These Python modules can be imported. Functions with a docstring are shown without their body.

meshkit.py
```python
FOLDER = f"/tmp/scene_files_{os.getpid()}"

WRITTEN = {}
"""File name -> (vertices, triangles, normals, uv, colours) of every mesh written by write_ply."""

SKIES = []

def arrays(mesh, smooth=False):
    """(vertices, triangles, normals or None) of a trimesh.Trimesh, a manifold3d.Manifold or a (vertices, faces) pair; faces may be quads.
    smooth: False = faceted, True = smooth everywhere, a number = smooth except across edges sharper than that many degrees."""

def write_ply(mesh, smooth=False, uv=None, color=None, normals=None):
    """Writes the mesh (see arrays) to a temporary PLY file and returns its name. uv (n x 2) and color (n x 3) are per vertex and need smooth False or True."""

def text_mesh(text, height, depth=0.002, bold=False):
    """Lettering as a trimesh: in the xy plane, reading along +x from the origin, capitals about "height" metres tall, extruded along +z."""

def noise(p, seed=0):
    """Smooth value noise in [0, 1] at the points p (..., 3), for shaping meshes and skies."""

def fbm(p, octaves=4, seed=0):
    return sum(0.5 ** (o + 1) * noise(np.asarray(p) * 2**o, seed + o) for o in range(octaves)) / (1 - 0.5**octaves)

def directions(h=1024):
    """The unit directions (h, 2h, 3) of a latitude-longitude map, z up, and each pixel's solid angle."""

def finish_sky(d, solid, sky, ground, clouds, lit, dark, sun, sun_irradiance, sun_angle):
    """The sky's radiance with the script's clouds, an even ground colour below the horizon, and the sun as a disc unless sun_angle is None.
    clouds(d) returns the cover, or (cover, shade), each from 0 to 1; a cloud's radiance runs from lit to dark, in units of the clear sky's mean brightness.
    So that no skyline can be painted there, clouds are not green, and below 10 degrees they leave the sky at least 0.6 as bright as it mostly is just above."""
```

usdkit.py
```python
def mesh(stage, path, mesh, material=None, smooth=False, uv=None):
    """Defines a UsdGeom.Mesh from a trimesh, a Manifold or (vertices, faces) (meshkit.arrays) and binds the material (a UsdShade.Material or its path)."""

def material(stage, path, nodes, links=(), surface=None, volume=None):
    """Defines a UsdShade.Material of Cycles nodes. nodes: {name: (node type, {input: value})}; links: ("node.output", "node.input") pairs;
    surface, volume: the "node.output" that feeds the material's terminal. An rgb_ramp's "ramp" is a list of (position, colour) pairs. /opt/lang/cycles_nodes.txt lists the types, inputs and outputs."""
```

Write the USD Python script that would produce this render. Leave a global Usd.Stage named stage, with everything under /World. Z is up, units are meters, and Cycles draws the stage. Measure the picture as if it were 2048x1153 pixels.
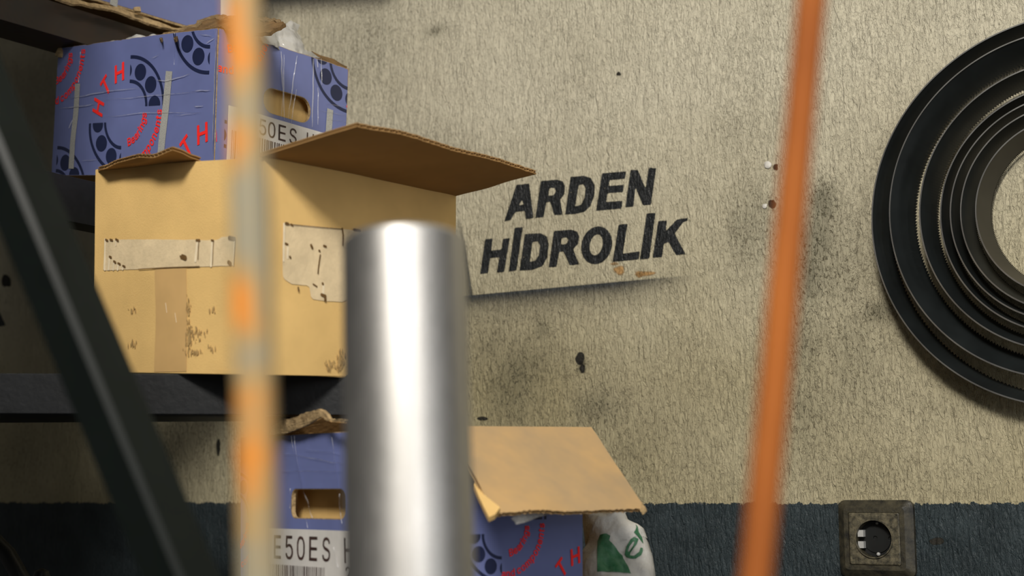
import math, random
import numpy as np
import trimesh, shapely, manifold3d as m3
from shapely.geometry import Polygon, Point, LineString, box as sbox, MultiPolygon
from shapely import affinity
from shapely.ops import unary_union
import usdkit, meshkit
from pxr import Usd, UsdGeom, UsdLux, UsdShade, Gf, Sdf, Vt

stage = Usd.Stage.CreateInMemory()
UsdGeom.SetStageUpAxis(stage, UsdGeom.Tokens.z)
UsdGeom.SetStageMetersPerUnit(stage, 1.0)
world = UsdGeom.Xform.Define(stage, '/World')
stage.SetDefaultPrim(world.GetPrim())
random.seed(7)
RNG = np.random.default_rng(7)

# ------------------------------------------------------------------ camera, light, exposure
PITCH = math.radians(8.53)
CAM = np.array([0.0, 0.0, 1.2])
FPX = 2048 * 50 / 36.0
cam = UsdGeom.Camera.Define(stage, '/World/camera')
cam.CreateFocalLengthAttr(50.0)
cam.CreateHorizontalApertureAttr(36.0)
cam.CreateVerticalApertureAttr(36.0 * 1153 / 2048)
cam.CreateFStopAttr(6.3)
cam.CreateFocusDistanceAttr(1.47)
cam.CreateClippingRangeAttr(Gf.Vec2f(0.05, 100))
cam.AddTranslateOp().Set(Gf.Vec3d(*CAM))
cam.AddRotateXOp().Set(90 + math.degrees(PITCH))
cam.CreateExposureAttr(0.0)


def rect_light(name, pos, target, w, h, inten, color):
    l = UsdLux.RectLight.Define(stage, '/World/' + name)
    l.CreateWidthAttr(w); l.CreateHeightAttr(h); l.CreateIntensityAttr(inten); l.CreateColorAttr(Gf.Vec3f(*color))
    pos, target = np.array(pos, float), np.array(target, float)
    z = pos - target; z /= np.linalg.norm(z)
    x = np.cross([0, 0, 1.0], z); x /= np.linalg.norm(x)
    y = np.cross(z, x)
    m = Gf.Matrix4d(*x, 0, *y, 0, *z, 0, *pos, 1)
    l.AddTransformOp().Set(m)
    return l


rect_light('ceiling_lamp_light', (-0.35, -1.0, 2.78), (0.10, 1.6, 1.55), 0.62, 0.45, 86.0, (1.0, 0.95, 0.87))
rect_light('window_light', (1.0, -1.8, 2.15), (0.0, 1.2, 1.3), 0.22, 1.25, 20.0, (1.0, 0.98, 0.95))
rect_light('carton_fill_light', (2.3, -1.3, 1.05), (0.1, 1.2, 1.1), 0.9, 1.7, 2.6, (0.96, 0.98, 1.0))  # added low fill to brighten the right face of the lowest carton
dome = UsdLux.DomeLight.Define(stage, '/World/sky_light')
dome.CreateIntensityAttr(0.020)
dome.CreateColorAttr(Gf.Vec3f(1.0, 0.97, 0.92))

# ------------------------------------------------------------------ projection helpers
def ray(px, py):
    a, b = (px - 1024) / FPX, -(py - 576.5) / FPX
    return np.array([a, math.cos(PITCH) - b * math.sin(PITCH), math.sin(PITCH) + b * math.cos(PITCH)])

def P(px, py, Z):
    d = ray(px, py)
    return CAM + d * (Z / d[1])

TH = math.radians(32.0)
WT = np.array([math.cos(TH), -math.sin(TH), 0.0])
WN = np.array([-math.sin(TH), -math.cos(TH), 0.0])
WO = np.array([0.0, 1.8, 0.0])

def W(px, py):
    """pixel on the wall plane -> (s, z) wall coordinates"""
    d = ray(px, py)
    k = np.dot(WO - CAM, WN) / np.dot(d, WN)
    p = CAM + d * k
    return np.array([np.dot(p - WO, WT), p[2]])

def wall3(s, z, off=0.0):
    s, z = np.asarray(s, float), np.asarray(z, float)
    return WO + s[..., None] * WT + z[..., None] * np.array([0, 0, 1.0]) + np.asarray(off)[..., None] * WN

def unit(v):
    return v / np.linalg.norm(v)

# ------------------------------------------------------------------ scene graph helpers
USED = {}
def numbered(parent, name):
    k = (parent, name)
    n = USED.get(k, 0); USED[k] = n + 1
    return f'{parent}/{name}' if n == 0 else f'{parent}/{name}_{n:03d}'

def tag(prim, label=None, cat=None, group=None, kind=None):
    for k, v in (('label', label), ('category', cat), ('group', group), ('kind', kind)):
        if v:
            prim.SetCustomDataByKey(k, v)

def abs_base(path):
    return BASE.get(path, np.zeros(3))
BASE = {}

def thing(name, base, label, cat, group=None):
    path = numbered('/World', name)
    x = UsdGeom.Xform.Define(stage, path)
    x.AddTranslateOp().Set(Gf.Vec3d(*map(float, base)))
    BASE[path] = np.array(base, float)
    tag(x.GetPrim(), label, cat, group)
    return path

def put(parent, name, mesh, mat, smooth=False, label=None, kind=None, attrs=None):
    path = numbered(parent, name)
    base = abs_base(parent)
    v, f, _ = meshkit.arrays(mesh, False)
    v = v - base
    m = usdkit.mesh(stage, path, trimesh.Trimesh(v, f, process=False), mat, smooth=smooth)
    BASE[path] = base
    if attrs:
        for k, a in attrs.items():
            UsdGeom.PrimvarsAPI(m).CreatePrimvar(k, Sdf.ValueTypeNames.FloatArray, 'vertex').Set(Vt.FloatArray.FromNumpy(np.asarray(a, np.float32)))
    tag(m.GetPrim(), label, None, None, kind)
    return path

def single(name, mesh, mat, label, cat, smooth=False, group=None, kind=None, attrs=None):
    path = numbered('/World', name)
    v, f, _ = meshkit.arrays(mesh, False)
    m = usdkit.mesh(stage, path, trimesh.Trimesh(v, f, process=False), mat, smooth=smooth)
    if attrs:
        for k, a in attrs.items():
            UsdGeom.PrimvarsAPI(m).CreatePrimvar(k, Sdf.ValueTypeNames.FloatArray, 'vertex').Set(Vt.FloatArray.FromNumpy(np.asarray(a, np.float32)))
    tag(m.GetPrim(), label, cat, group, kind)
    return path

# ------------------------------------------------------------------ materials
LK = '/World/Looks/'
def lin(r, g, b):
    c = np.array([r, g, b]) / 255.0
    return tuple(np.where(c <= 0.04045, c / 12.92, ((c + 0.055) / 1.055) ** 2.4))

def mat(name, col, rough=0.6, metal=0.0, spec=0.4, var=0.12, vscale=20, bump=0.0, bscale=200, stretch=(1, 1, 1), col2=None, detail=4):
    """a principled surface whose colour varies with noise, with fine relief"""
    col = np.array(col)
    c2 = np.array(col2) if col2 is not None else col * (1 - var)
    n = {'g': ('geometry', {}), 'mp': ('mapping', {'scale': stretch}),
         'n': ('noise_texture', {'scale': vscale, 'detail': detail, 'roughness': 0.6}),
         'r': ('rgb_ramp', {'ramp': [(0.32, tuple(c2)), (0.68, tuple(col * (1 + (var if col2 is None else 0))))]}),
         'p': ('principled_bsdf', {'roughness': rough, 'metallic': metal, 'specular_ior_level': spec})}
    l = [('g.position', 'mp.vector'), ('mp.vector', 'n.vector'), ('n.fac', 'r.fac'), ('r.color', 'p.base_color')]
    if bump:
        n['bn'] = ('noise_texture', {'scale': bscale, 'detail': 3, 'roughness': 0.6})
        n['b'] = ('bump', {'distance': bump, 'strength': 1.0})
        l += [('mp.vector', 'bn.vector'), ('bn.fac', 'b.height'), ('b.normal', 'p.normal')]
    return usdkit.material(stage, LK + name, n, l, surface='p.BSDF')

def plaster_relief(n, l):
    """the shared relief of the dragged plaster, in wall coordinates; returns nothing, adds node 'bmp' (normal) and fields"""
    n.update({
        'geo': ('geometry', {}),
        'rot': ('vector_rotate', {'rotate_type': 'z_axis', 'angle': TH}),
        'mpa': ('mapping', {'scale': (1.0, 1.0, 0.30)}),
        'na': ('noise_texture', {'scale': 195, 'detail': 3, 'roughness': 0.55, 'distortion': 1.2}),
        'ra': ('rgb_ramp', {'ramp': [(0.25, (0, 0, 0)), (0.45, (0.6,) * 3), (0.52, (0.72,) * 3), (0.75, (1, 1, 1))]}),
        'mpb': ('mapping', {'scale': (1.0, 1.0, 0.38)}),
        'nb': ('noise_texture', {'scale': 125, 'detail': 2.5, 'roughness': 0.6, 'distortion': 1.8}),
        'sb': ('math', {'math_type': 'subtract', 'value2': 0.5}),
        'ab': ('math', {'math_type': 'absolute'}),
        'crk': ('map_range', {'from_min': 0.0, 'from_max': 0.035, 'to_min': 0.0, 'to_max': 1.0, 'clamp': True}),
        'mkn': ('noise_texture', {'scale': 14, 'detail': 3}),
        'mk': ('map_range', {'from_min': 0.42, 'from_max': 0.62, 'to_min': 0.15, 'to_max': 1.0, 'clamp': True}),
        'mpp': ('mapping', {'scale': (1.0, 1.0, 0.75)}),
        'np': ('noise_texture', {'scale': 320, 'detail': 3, 'roughness': 0.6, 'distortion': 0.8}),
        'pit': ('map_range', {'from_min': 0.34, 'from_max': 0.47, 'to_min': 0.0, 'to_max': 1.0, 'clamp': True}),
        'h1': ('math', {'math_type': 'multiply_add', 'value2': 0.16}),
                'h3': ('math', {'math_type': 'multiply_add', 'value2': 0.22}),
        'lo': ('noise_texture', {'scale': 9, 'detail': 2}),
        'mpr': ('mapping', {'scale': (1.0, 1.0, 0.22)}),
        'nr': ('noise_texture', {'scale': 80, 'detail': 2, 'roughness': 0.5, 'distortion': 0.9}),
        'h5': ('math', {'math_type': 'multiply_add', 'value2': 1.3}),
        'h4': ('math', {'math_type': 'multiply_add', 'value2': 2.5}),
        'bmp': ('bump', {'distance': 0.0019, 'strength': 1.0}),
    })
    l += [('geo.position', 'rot.vector'), ('rot.vector', 'mpa.vector'), ('mpa.vector', 'na.vector'), ('na.fac', 'ra.fac'),
          ('rot.vector', 'mpb.vector'), ('mpb.vector', 'nb.vector'), ('nb.fac', 'sb.value1'), ('sb.value', 'ab.value1'), ('ab.value', 'crk.value'),
          ('rot.vector', 'mkn.vector'), ('mkn.fac', 'mk.value'),
          ('rot.vector', 'mpp.vector'), ('mpp.vector', 'np.vector'), ('np.fac', 'pit.value'),
          ('crk.result', 'h1.value1'), ('ra.color', 'h1.value3'),
          ('pit.result', 'h3.value1'), ('h1.value', 'h3.value3'),
          ('rot.vector', 'lo.vector'), ('lo.fac', 'h4.value1'), ('rot.vector', 'mpr.vector'), ('mpr.vector', 'nr.vector'), ('nr.fac', 'h5.value1'), ('h3.value', 'h5.value3'), ('h5.value', 'h4.value3'),
          ('h4.value', 'bmp.height')]

# the plaster wall: cream paint above, blue-grey dado below; dirt sits in the pits, some shade is painted in
n, l = {}, []
plaster_relief(n, l)
DADO = W(1024, 1007)[1]
n.update({
    'ag': ('attribute', {'attribute': 'grime_shade'}),
    'ay': ('attribute', {'attribute': 'ochre_falloff'}),
    'base': ('mix_color', {'a': (0.595, 0.555, 0.425), 'b': (0.40, 0.345, 0.195)}),  # yellower lower down, and darkened there for the light falling off
    'vn': ('noise_texture', {'scale': 6, 'detail': 5, 'roughness': 0.65}),
    'vr': ('map_range', {'from_min': 0.3, 'from_max': 0.7, 'to_min': 0.0, 'to_max': 0.22, 'clamp': True}),
    'c1': ('mix_color', {'b': (0.34, 0.30, 0.20)}),
    # dirt in pits
    'ip': ('math', {'math_type': 'subtract', 'value1': 1.0}),
    'gp': ('math', {'math_type': 'multiply', 'use_clamp': True}),
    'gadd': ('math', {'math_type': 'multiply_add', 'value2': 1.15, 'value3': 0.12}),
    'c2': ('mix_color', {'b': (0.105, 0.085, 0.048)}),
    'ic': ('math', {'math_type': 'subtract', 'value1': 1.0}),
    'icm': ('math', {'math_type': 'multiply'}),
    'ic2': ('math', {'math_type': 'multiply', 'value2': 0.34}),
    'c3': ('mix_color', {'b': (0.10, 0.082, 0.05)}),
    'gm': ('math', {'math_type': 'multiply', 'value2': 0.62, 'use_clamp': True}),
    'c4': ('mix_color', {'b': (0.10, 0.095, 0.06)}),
    'sx': ('separate_xyz', {}),
    'dn': ('noise_texture', {'scale': 130, 'detail': 3, 'roughness': 0.7}),
    'dz': ('math', {'math_type': 'multiply_add', 'value2': 0.012}),
    'dm': ('map_range', {'from_min': DADO + 0.0055, 'from_max': DADO + 0.0065, 'to_min': 1.0, 'to_max': 0.0, 'clamp': True}),
    'dcn': ('noise_texture', {'scale': 25, 'detail': 4}),
    'dc': ('rgb_ramp', {'ramp': [(0.3, (0.018, 0.027, 0.031)), (0.7, (0.034, 0.048, 0.054))]}),
    'c5': ('mix_color', {}),
    'rg': ('mix_float', {'a': 0.72, 'b': 0.5}),
    'p': ('principled_bsdf', {'specular_ior_level': 0.3}),
})
l += [('ay.fac', 'base.fac'), ('rot.vector', 'vn.vector'), ('vn.fac', 'vr.value'), ('base.result', 'c1.a'), ('vr.result', 'c1.fac'),
      ('pit.result', 'ip.value2'), ('ag.fac', 'gadd.value1'), ('ip.value', 'gp.value1'), ('gadd.value', 'gp.value2'), ('c1.result', 'c2.a'), ('gp.value', 'c2.fac'),
      ('crk.result', 'ic.value2'), ('ic.value', 'icm.value1'), ('mk.result', 'icm.value2'), ('icm.value', 'ic2.value1'), ('c2.result', 'c3.a'), ('ic2.value', 'c3.fac'),
      ('ag.fac', 'gm.value1'), ('c3.result', 'c4.a'), ('gm.value', 'c4.fac'),
      ('rot.vector', 'sx.vector'), ('rot.vector', 'dn.vector'), ('dn.fac', 'dz.value1'), ('sx.z', 'dz.value3'), ('dz.value', 'dm.value'),
      ('rot.vector', 'dcn.vector'), ('dcn.fac', 'dc.fac'), ('c4.result', 'c5.a'), ('dc.color', 'c5.b'), ('dm.result', 'c5.fac'), ('c5.result', 'p.base_color'),
      ('dm.result', 'rg.fac'), ('rg.result', 'p.roughness'), ('bmp.normal', 'p.normal')]
M_WALL = usdkit.material(stage, LK + 'plaster', n, l, surface='p.BSDF')

def paint_material(name, col, lo, hi, nz, rough=0.45):
    """sprayed paint that follows the plaster: primvar 'dens' plus noise decides where it covers"""
    n, l = {}, []
    plaster_relief(n, l)
    n.update({'ad': ('attribute', {'attribute': 'dens'}),
              'sn': ('noise_texture', {'scale': 420, 'detail': 3, 'roughness': 0.7}),
              'ad2': ('math', {'math_type': 'multiply_add', 'value2': nz}),
              'al': ('map_range', {'from_min': lo, 'from_max': hi, 'to_min': 0.0, 'to_max': 1.0, 'clamp': True}),
              'fl': ('noise_texture', {'scale': 300, 'detail': 2}),
              'flr': ('rgb_ramp', {'ramp': [(0.0, (1, 1, 1)), (0.70, (1, 1, 1)), (0.78, (0.3, 0.3, 0.3))]}),
              'alm': ('math', {'math_type': 'multiply'}),
              'tr': ('transparent_bsdf', {}), 'p': ('principled_bsdf', {'base_color': col, 'roughness': rough, 'specular_ior_level': 0.35}),
              'mx': ('mix_closure', {})}) 
    l += [('rot.vector', 'sn.vector'), ('sn.fac', 'ad2.value1'), ('ad.fac', 'ad2.value3'), ('ad2.value', 'al.value'), ('rot.vector', 'fl.vector'), ('fl.fac', 'flr.fac'),
          ('al.result', 'alm.value1'), ('flr.color', 'alm.value2'), ('alm.value', 'mx.fac'), ('tr.BSDF', 'mx.closure1'), ('p.BSDF', 'mx.closure2'), ('bmp.normal', 'p.normal')]
    return usdkit.material(stage, LK + name, n, l, surface='mx.closure')

M_STENCIL = paint_material('stencil_black', (0.012, 0.014, 0.015), 0.60, 0.86, 0.50)
M_SPRAY = paint_material('overspray_grey', (0.045, 0.05, 0.052), 0.12, 1.05, 0.25, 0.6)
M_STAIN = paint_material('rust_stain', (0.44, 0.26, 0.10), 0.70, 1.35, 0.75, 0.7)
M_DIRT = paint_material('wall_dirt', (0.02, 0.018, 0.013), 0.45, 0.75, 0.35, 0.7)

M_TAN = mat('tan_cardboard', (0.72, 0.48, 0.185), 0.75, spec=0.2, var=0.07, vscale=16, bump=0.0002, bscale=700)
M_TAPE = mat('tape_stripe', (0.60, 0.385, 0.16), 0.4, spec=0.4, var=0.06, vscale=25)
M_BROWN_SHADED = mat('brown_shaded_cardboard', (0.34, 0.20, 0.078), 0.8, spec=0.15, var=0.10, vscale=14, bump=0.0002, bscale=600, stretch=(1, 1, 1))  # brown board, darkened to carry the shaded underside of the tan flaps
M_DULL = mat('dull_brown_board', (0.50, 0.325, 0.15), 0.8, spec=0.15, vscale=17, col2=(0.37, 0.265, 0.15), bump=0.0002, bscale=600)
M_MIDEDGE = mat('ragged_brown_edge', (0.24, 0.165, 0.085), 0.9, spec=0.1, var=0.45, vscale=160, bump=0.0012, bscale=400)
M_SHADED_INNER = mat('shaded_inner_board', (0.17, 0.105, 0.048), 0.85, spec=0.1, var=0.25, vscale=60, bump=0.0006, bscale=200)  # brown board darkened to read as the shaded carton inside
M_EDGE = mat('torn_cardboard', (0.37, 0.265, 0.14), 0.9, spec=0.1, var=0.35, vscale=160, bump=0.0012, bscale=400)
M_TORN = mat('torn_paper_patch', (0.70, 0.56, 0.35), 0.85, spec=0.1, var=0.10, vscale=60, bump=0.0003, bscale=300)
M_FLUTE = mat('pale_flute', (0.80, 0.68, 0.48), 0.85, spec=0.1, var=0.1, vscale=80)
M_SCUFF = mat('brown_scuff', (0.15, 0.085, 0.032), 0.8, spec=0.1, var=0.3, vscale=300)
M_BLUE = mat('blue_print', (0.140, 0.168, 0.365), 0.32, spec=0.45, var=0.06, vscale=18, bump=0.00018, bscale=90)
M_NAVY = mat('navy_print', (0.014, 0.020, 0.060), 0.38, spec=0.4, var=0.1, vscale=40)
M_RED = mat('red_print', (0.93, 0.030, 0.026), 0.5, spec=0.2, var=0.05, vscale=60)
M_WHITE = mat('white_label', (0.62, 0.60, 0.57), 0.5, spec=0.3, var=0.07, vscale=40)
M_INK = mat('label_ink', (0.055, 0.030, 0.026), 0.5, spec=0.3, var=0.5, vscale=60)
M_STRAP = mat('grey_strap', (0.36, 0.36, 0.34), 0.5, spec=0.4, var=0.2, vscale=900, bump=0.0004, bscale=900)
M_STEEL = mat('dark_shelf_steel', (0.0075, 0.0085, 0.010), 0.45, spec=0.3, var=0.3, vscale=30, bump=0.0003, bscale=120)
M_RUSTY = mat('dark_rusty_steel', (0.022, 0.020, 0.018), 0.5, spec=0.4, vscale=22, col2=(0.040, 0.022, 0.014), bump=0.0003, bscale=150)
M_TUBE = mat('dark_painted_tube', (0.0045, 0.0068, 0.006), 0.42, spec=0.24, var=0.15, vscale=30)
M_BLADE = mat('blade_steel', (0.011, 0.0135, 0.014), 0.36, metal=0.0, spec=0.5, var=0.25, vscale=25)
M_BLADE2 = mat('bronzed_blade_steel', (0.022, 0.020, 0.015), 0.42, metal=0.0, spec=0.5, var=0.25, vscale=25)
M_EDGEST = mat('bright_blade_edge', (0.30, 0.30, 0.29), 0.35, metal=0.7, spec=0.5, var=0.2, vscale=25)
M_RUST = mat('orange_rust', (0.37, 0.115, 0.022), 0.75, spec=0.15, vscale=45, col2=(0.25, 0.072, 0.015), bump=0.0004, bscale=300, stretch=(1, 1, 0.25))
M_SOCK = mat('grimy_socket', (0.15, 0.13, 0.082), 0.45, spec=0.4, vscale=190, col2=(0.022, 0.021, 0.015), bump=0.0005, bscale=300, detail=5)
M_SOCKF = mat('black_grimy_frame', (0.066, 0.058, 0.036), 0.42, spec=0.4, vscale=90, col2=(0.010, 0.010, 0.009), bump=0.0005, bscale=260, detail=5)
M_DARK = mat('black_plastic', (0.010, 0.011, 0.011), 0.4, spec=0.4, var=0.2)
M_CLIP = mat('pale_contact', (0.40, 0.40, 0.39), 0.4, spec=0.5, var=0.1)
M_PLUG = mat('white_wall_plug', (0.62, 0.60, 0.55), 0.6, var=0.1)
M_SACK = mat('woven_sack', (0.56, 0.55, 0.52), 0.55, spec=0.35, var=0.10, vscale=30, bump=0.0009, bscale=260)
M_GREEN = mat('green_print', (0.018, 0.13, 0.052), 0.5, spec=0.3, vscale=150, col2=(0.09, 0.22, 0.13), detail=5, stretch=(1, 1, 0.35))
M_FLOOR = mat('concrete_floor', (0.13, 0.125, 0.115), 0.8, var=0.2, vscale=4, bump=0.001, bscale=40)
M_CEIL = mat('ceiling_paint', (0.28, 0.27, 0.25), 0.9, var=0.1, vscale=3)

# brushed steel
M_BRUSH = usdkit.material(stage, LK + 'brushed_steel', {
    'g': ('geometry', {}), 'mp': ('mapping', {'scale': (60, 60, 3)}), 'n': ('noise_texture', {'scale': 14, 'detail': 4}),
    'r': ('map_range', {'from_min': 0.3, 'from_max': 0.7, 'to_min': 0.42, 'to_max': 0.50}),
    'mp2': ('mapping', {'scale': (1, 1, 0.7)}), 'n2': ('noise_texture', {'scale': 28, 'detail': 2}),
    'c': ('rgb_ramp', {'ramp': [(0.3, (0.50, 0.49, 0.47)), (0.7, (0.60, 0.585, 0.565))]}),
    'p': ('principled_bsdf', {'metallic': 1.0})},
    [('g.position', 'mp.vector'), ('mp.vector', 'n.vector'), ('n.fac', 'r.value'), ('r.result', 'p.roughness'),
     ('g.position', 'mp2.vector'), ('mp2.vector', 'n2.vector'), ('n2.fac', 'c.fac'), ('c.color', 'p.base_color')], surface='p.BSDF')

# pole with orange rust breaking through grey-beige paint (primvar rust)
M_POLE = usdkit.material(stage, LK + 'flaking_painted_bar', {
    'a': ('attribute', {'attribute': 'rust'}), 'g': ('geometry', {}), 'n': ('noise_texture', {'scale': 260, 'detail': 4}),
    'm': ('math', {'math_type': 'multiply_add', 'value2': 0.5}),
    'r': ('rgb_ramp', {'ramp': [(0.30, (0.27, 0.24, 0.165)), (0.55, (0.37, 0.245, 0.10)), (0.80, (0.60, 0.22, 0.03)), (1.0, (0.70, 0.22, 0.02))]}),
    'p': ('principled_bsdf', {'roughness': 0.6, 'specular_ior_level': 0.3})},
    [('g.position', 'n.vector'), ('n.fac', 'm.value1'), ('a.fac', 'm.value3'), ('m.value', 'r.fac'), ('r.color', 'p.base_color')], surface='p.BSDF')

# clear film: mostly transparent, glossy with fine wrinkles
def film(name, tint, base, bscale, stretch):
    return usdkit.material(stage, LK + name, {
        'g': ('geometry', {}), 'mp': ('mapping', {'scale': stretch}), 'n': ('noise_texture', {'scale': bscale, 'detail': 3, 'distortion': 0.6}),
        'b': ('bump', {'distance': 0.004, 'strength': 1.0}), 'f': ('fresnel', {'IOR': 1.45}),
        'fa': ('math', {'math_type': 'add', 'value2': base, 'use_clamp': True}),
        't': ('transparent_bsdf', {'color': (0.97, 0.97, 0.97)}), 'p': ('principled_bsdf', {'base_color': tint, 'roughness': 0.18, 'specular_ior_level': 0.6}), 'm': ('mix_closure', {})},
        [('g.position', 'mp.vector'), ('mp.vector', 'n.vector'), ('n.fac', 'b.height'), ('b.normal', 'p.normal'), ('b.normal', 'f.normal') if False else ('f.fac', 'fa.value1'),
         ('fa.value', 'm.fac'), ('t.BSDF', 'm.closure1'), ('p.BSDF', 'm.closure2')], surface='m.closure')
M_BAG = film('milky_plastic', (0.60, 0.59, 0.56), 0.48, 60, (1, 1, 1))
M_CREASE_GLINT = film('film_crease_glint', (0.85, 0.85, 0.88), 0.24, 60, (1, 1, 1))  # pale ribbons that paint the glints along the film wrinkles

# ------------------------------------------------------------------ mesh helpers
def polys(g):
    if g.is_empty:
        return []
    return [x for x in (g.geoms if hasattr(g, 'geoms') else [g]) if isinstance(x, Polygon) and x.area > 1e-9]

def extrude(g, d):
    ms = [trimesh.creation.extrude_polygon(p, d, engine='earcut') for p in polys(g)]
    return trimesh.util.concatenate(ms) if ms else None

def flat(g):
    vs, fs, k = [], [], 0
    for p in polys(g):
        v, f = trimesh.creation.triangulate_polygon(p, engine='earcut')
        vs.append(v); fs.append(np.asarray(f) + k); k += len(v)
    return np.vstack(vs), np.vstack(fs)

def subdiv(v, f, edge):
    v, f = trimesh.remesh.subdivide_to_size(v, f, edge, max_iter=14)
    return v, f

def frame_bar(p0, p1, w, h, up=(0, 0, 1), bevel=0.0):
    """a bar with rectangular section, w across and h along 'up', chamfered, from p0 to p1 (axis)"""
    p0, p1 = np.array(p0, float), np.array(p1, float)
    L = np.linalg.norm(p1 - p0); d = (p1 - p0) / L
    x = unit(np.cross(d, up)); y = np.cross(x, d)
    b = bevel or min(w, h) * 0.08
    sec = [(-w / 2 + b, -h / 2), (w / 2 - b, -h / 2), (w / 2, -h / 2 + b), (w / 2, h / 2 - b), (w / 2 - b, h / 2), (-w / 2 + b, h / 2), (-w / 2, h / 2 - b), (-w / 2, -h / 2 + b)]
    e = trimesh.creation.extrude_polygon(Polygon(sec), L, engine='earcut')
    v = p0 + e.vertices[:, :1] * x + e.vertices[:, 1:2] * y + e.vertices[:, 2:] * d
    m = trimesh.Trimesh(v, e.faces, process=False)
    m.fix_normals()
    return m

def angle_iron(p0, p1, w, h, t, up=(0, 0, 1)):
    """C channel lying open to the back: front web h tall, flanges w deep behind it; p0-p1 is the middle of the front web"""
    p0, p1 = np.array(p0, float), np.array(p1, float)
    L = np.linalg.norm(p1 - p0); d = (p1 - p0) / L
    x = unit(np.cross(d, up)); y = np.cross(x, d)
    if np.dot(x, CAM - p0) > 0:
        x = -x          # x points away from the camera
    sec = Polygon([(0, -h / 2), (w, -h / 2), (w, -h / 2 + t), (t, -h / 2 + t), (t, h / 2 - t), (w, h / 2 - t), (w, h / 2), (0, h / 2)]).buffer(-t * 0.2).buffer(t * 0.2)
    e = trimesh.creation.extrude_polygon(sec, L, engine='earcut')
    v = p0 + e.vertices[:, :1] * x + e.vertices[:, 1:2] * y + e.vertices[:, 2:] * d
    m = trimesh.Trimesh(v, e.faces, process=False)
    m.fix_normals()
    return m

def tube(pts, r, seg=12, closed=False):
    pts = np.array(pts, float); k = len(pts)
    vs, fs = [], []
    for i in range(k):
        a, b = pts[max(i - 1, 0)], pts[min(i + 1, k - 1)]
        d = unit(b - a); x = unit(np.cross(d, [0.31, 0.2, 0.93])); y = np.cross(d, x)
        t = np.arange(seg) / seg * 2 * math.pi
        rr = r[i] if np.ndim(r) else r
        vs.append(pts[i] + rr * (np.cos(t)[:, None] * x + np.sin(t)[:, None] * y))
    for i in range(k - 1):
        for j in range(seg):
            a, b = i * seg + j, i * seg + (j + 1) % seg
            fs += [(a, b, b + seg), (a, b + seg, a + seg)]
    n0 = k * seg
    vs = np.vstack(vs + [pts[:1], pts[-1:]])
    for j in range(seg):
        fs += [(n0, (j + 1) % seg, j), (n0 + 1, (k - 1) * seg + j, (k - 1) * seg + (j + 1) % seg)]
    return trimesh.Trimesh(vs, fs, process=False)

def ribbon(fn, pts, w):
    """flat strip along a polyline of face points [(u,v)], on face function fn(u,v,off)"""
    pts = np.array(pts, float)
    d = np.gradient(pts, axis=0); d /= np.linalg.norm(d, axis=1, keepdims=True)
    nrm = np.stack([-d[:, 1], d[:, 0]], 1)
    ww = w if np.ndim(w) else np.full(len(pts), w)
    a, b = pts + nrm * ww[:, None] / 2, pts - nrm * ww[:, None] / 2
    uv = np.vstack([a, b]); k = len(pts)
    f = [t for i in range(k - 1) for t in ((i, i + k, i + k + 1), (i, i + k + 1, i + 1))]
    return uv, np.array(f)

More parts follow.
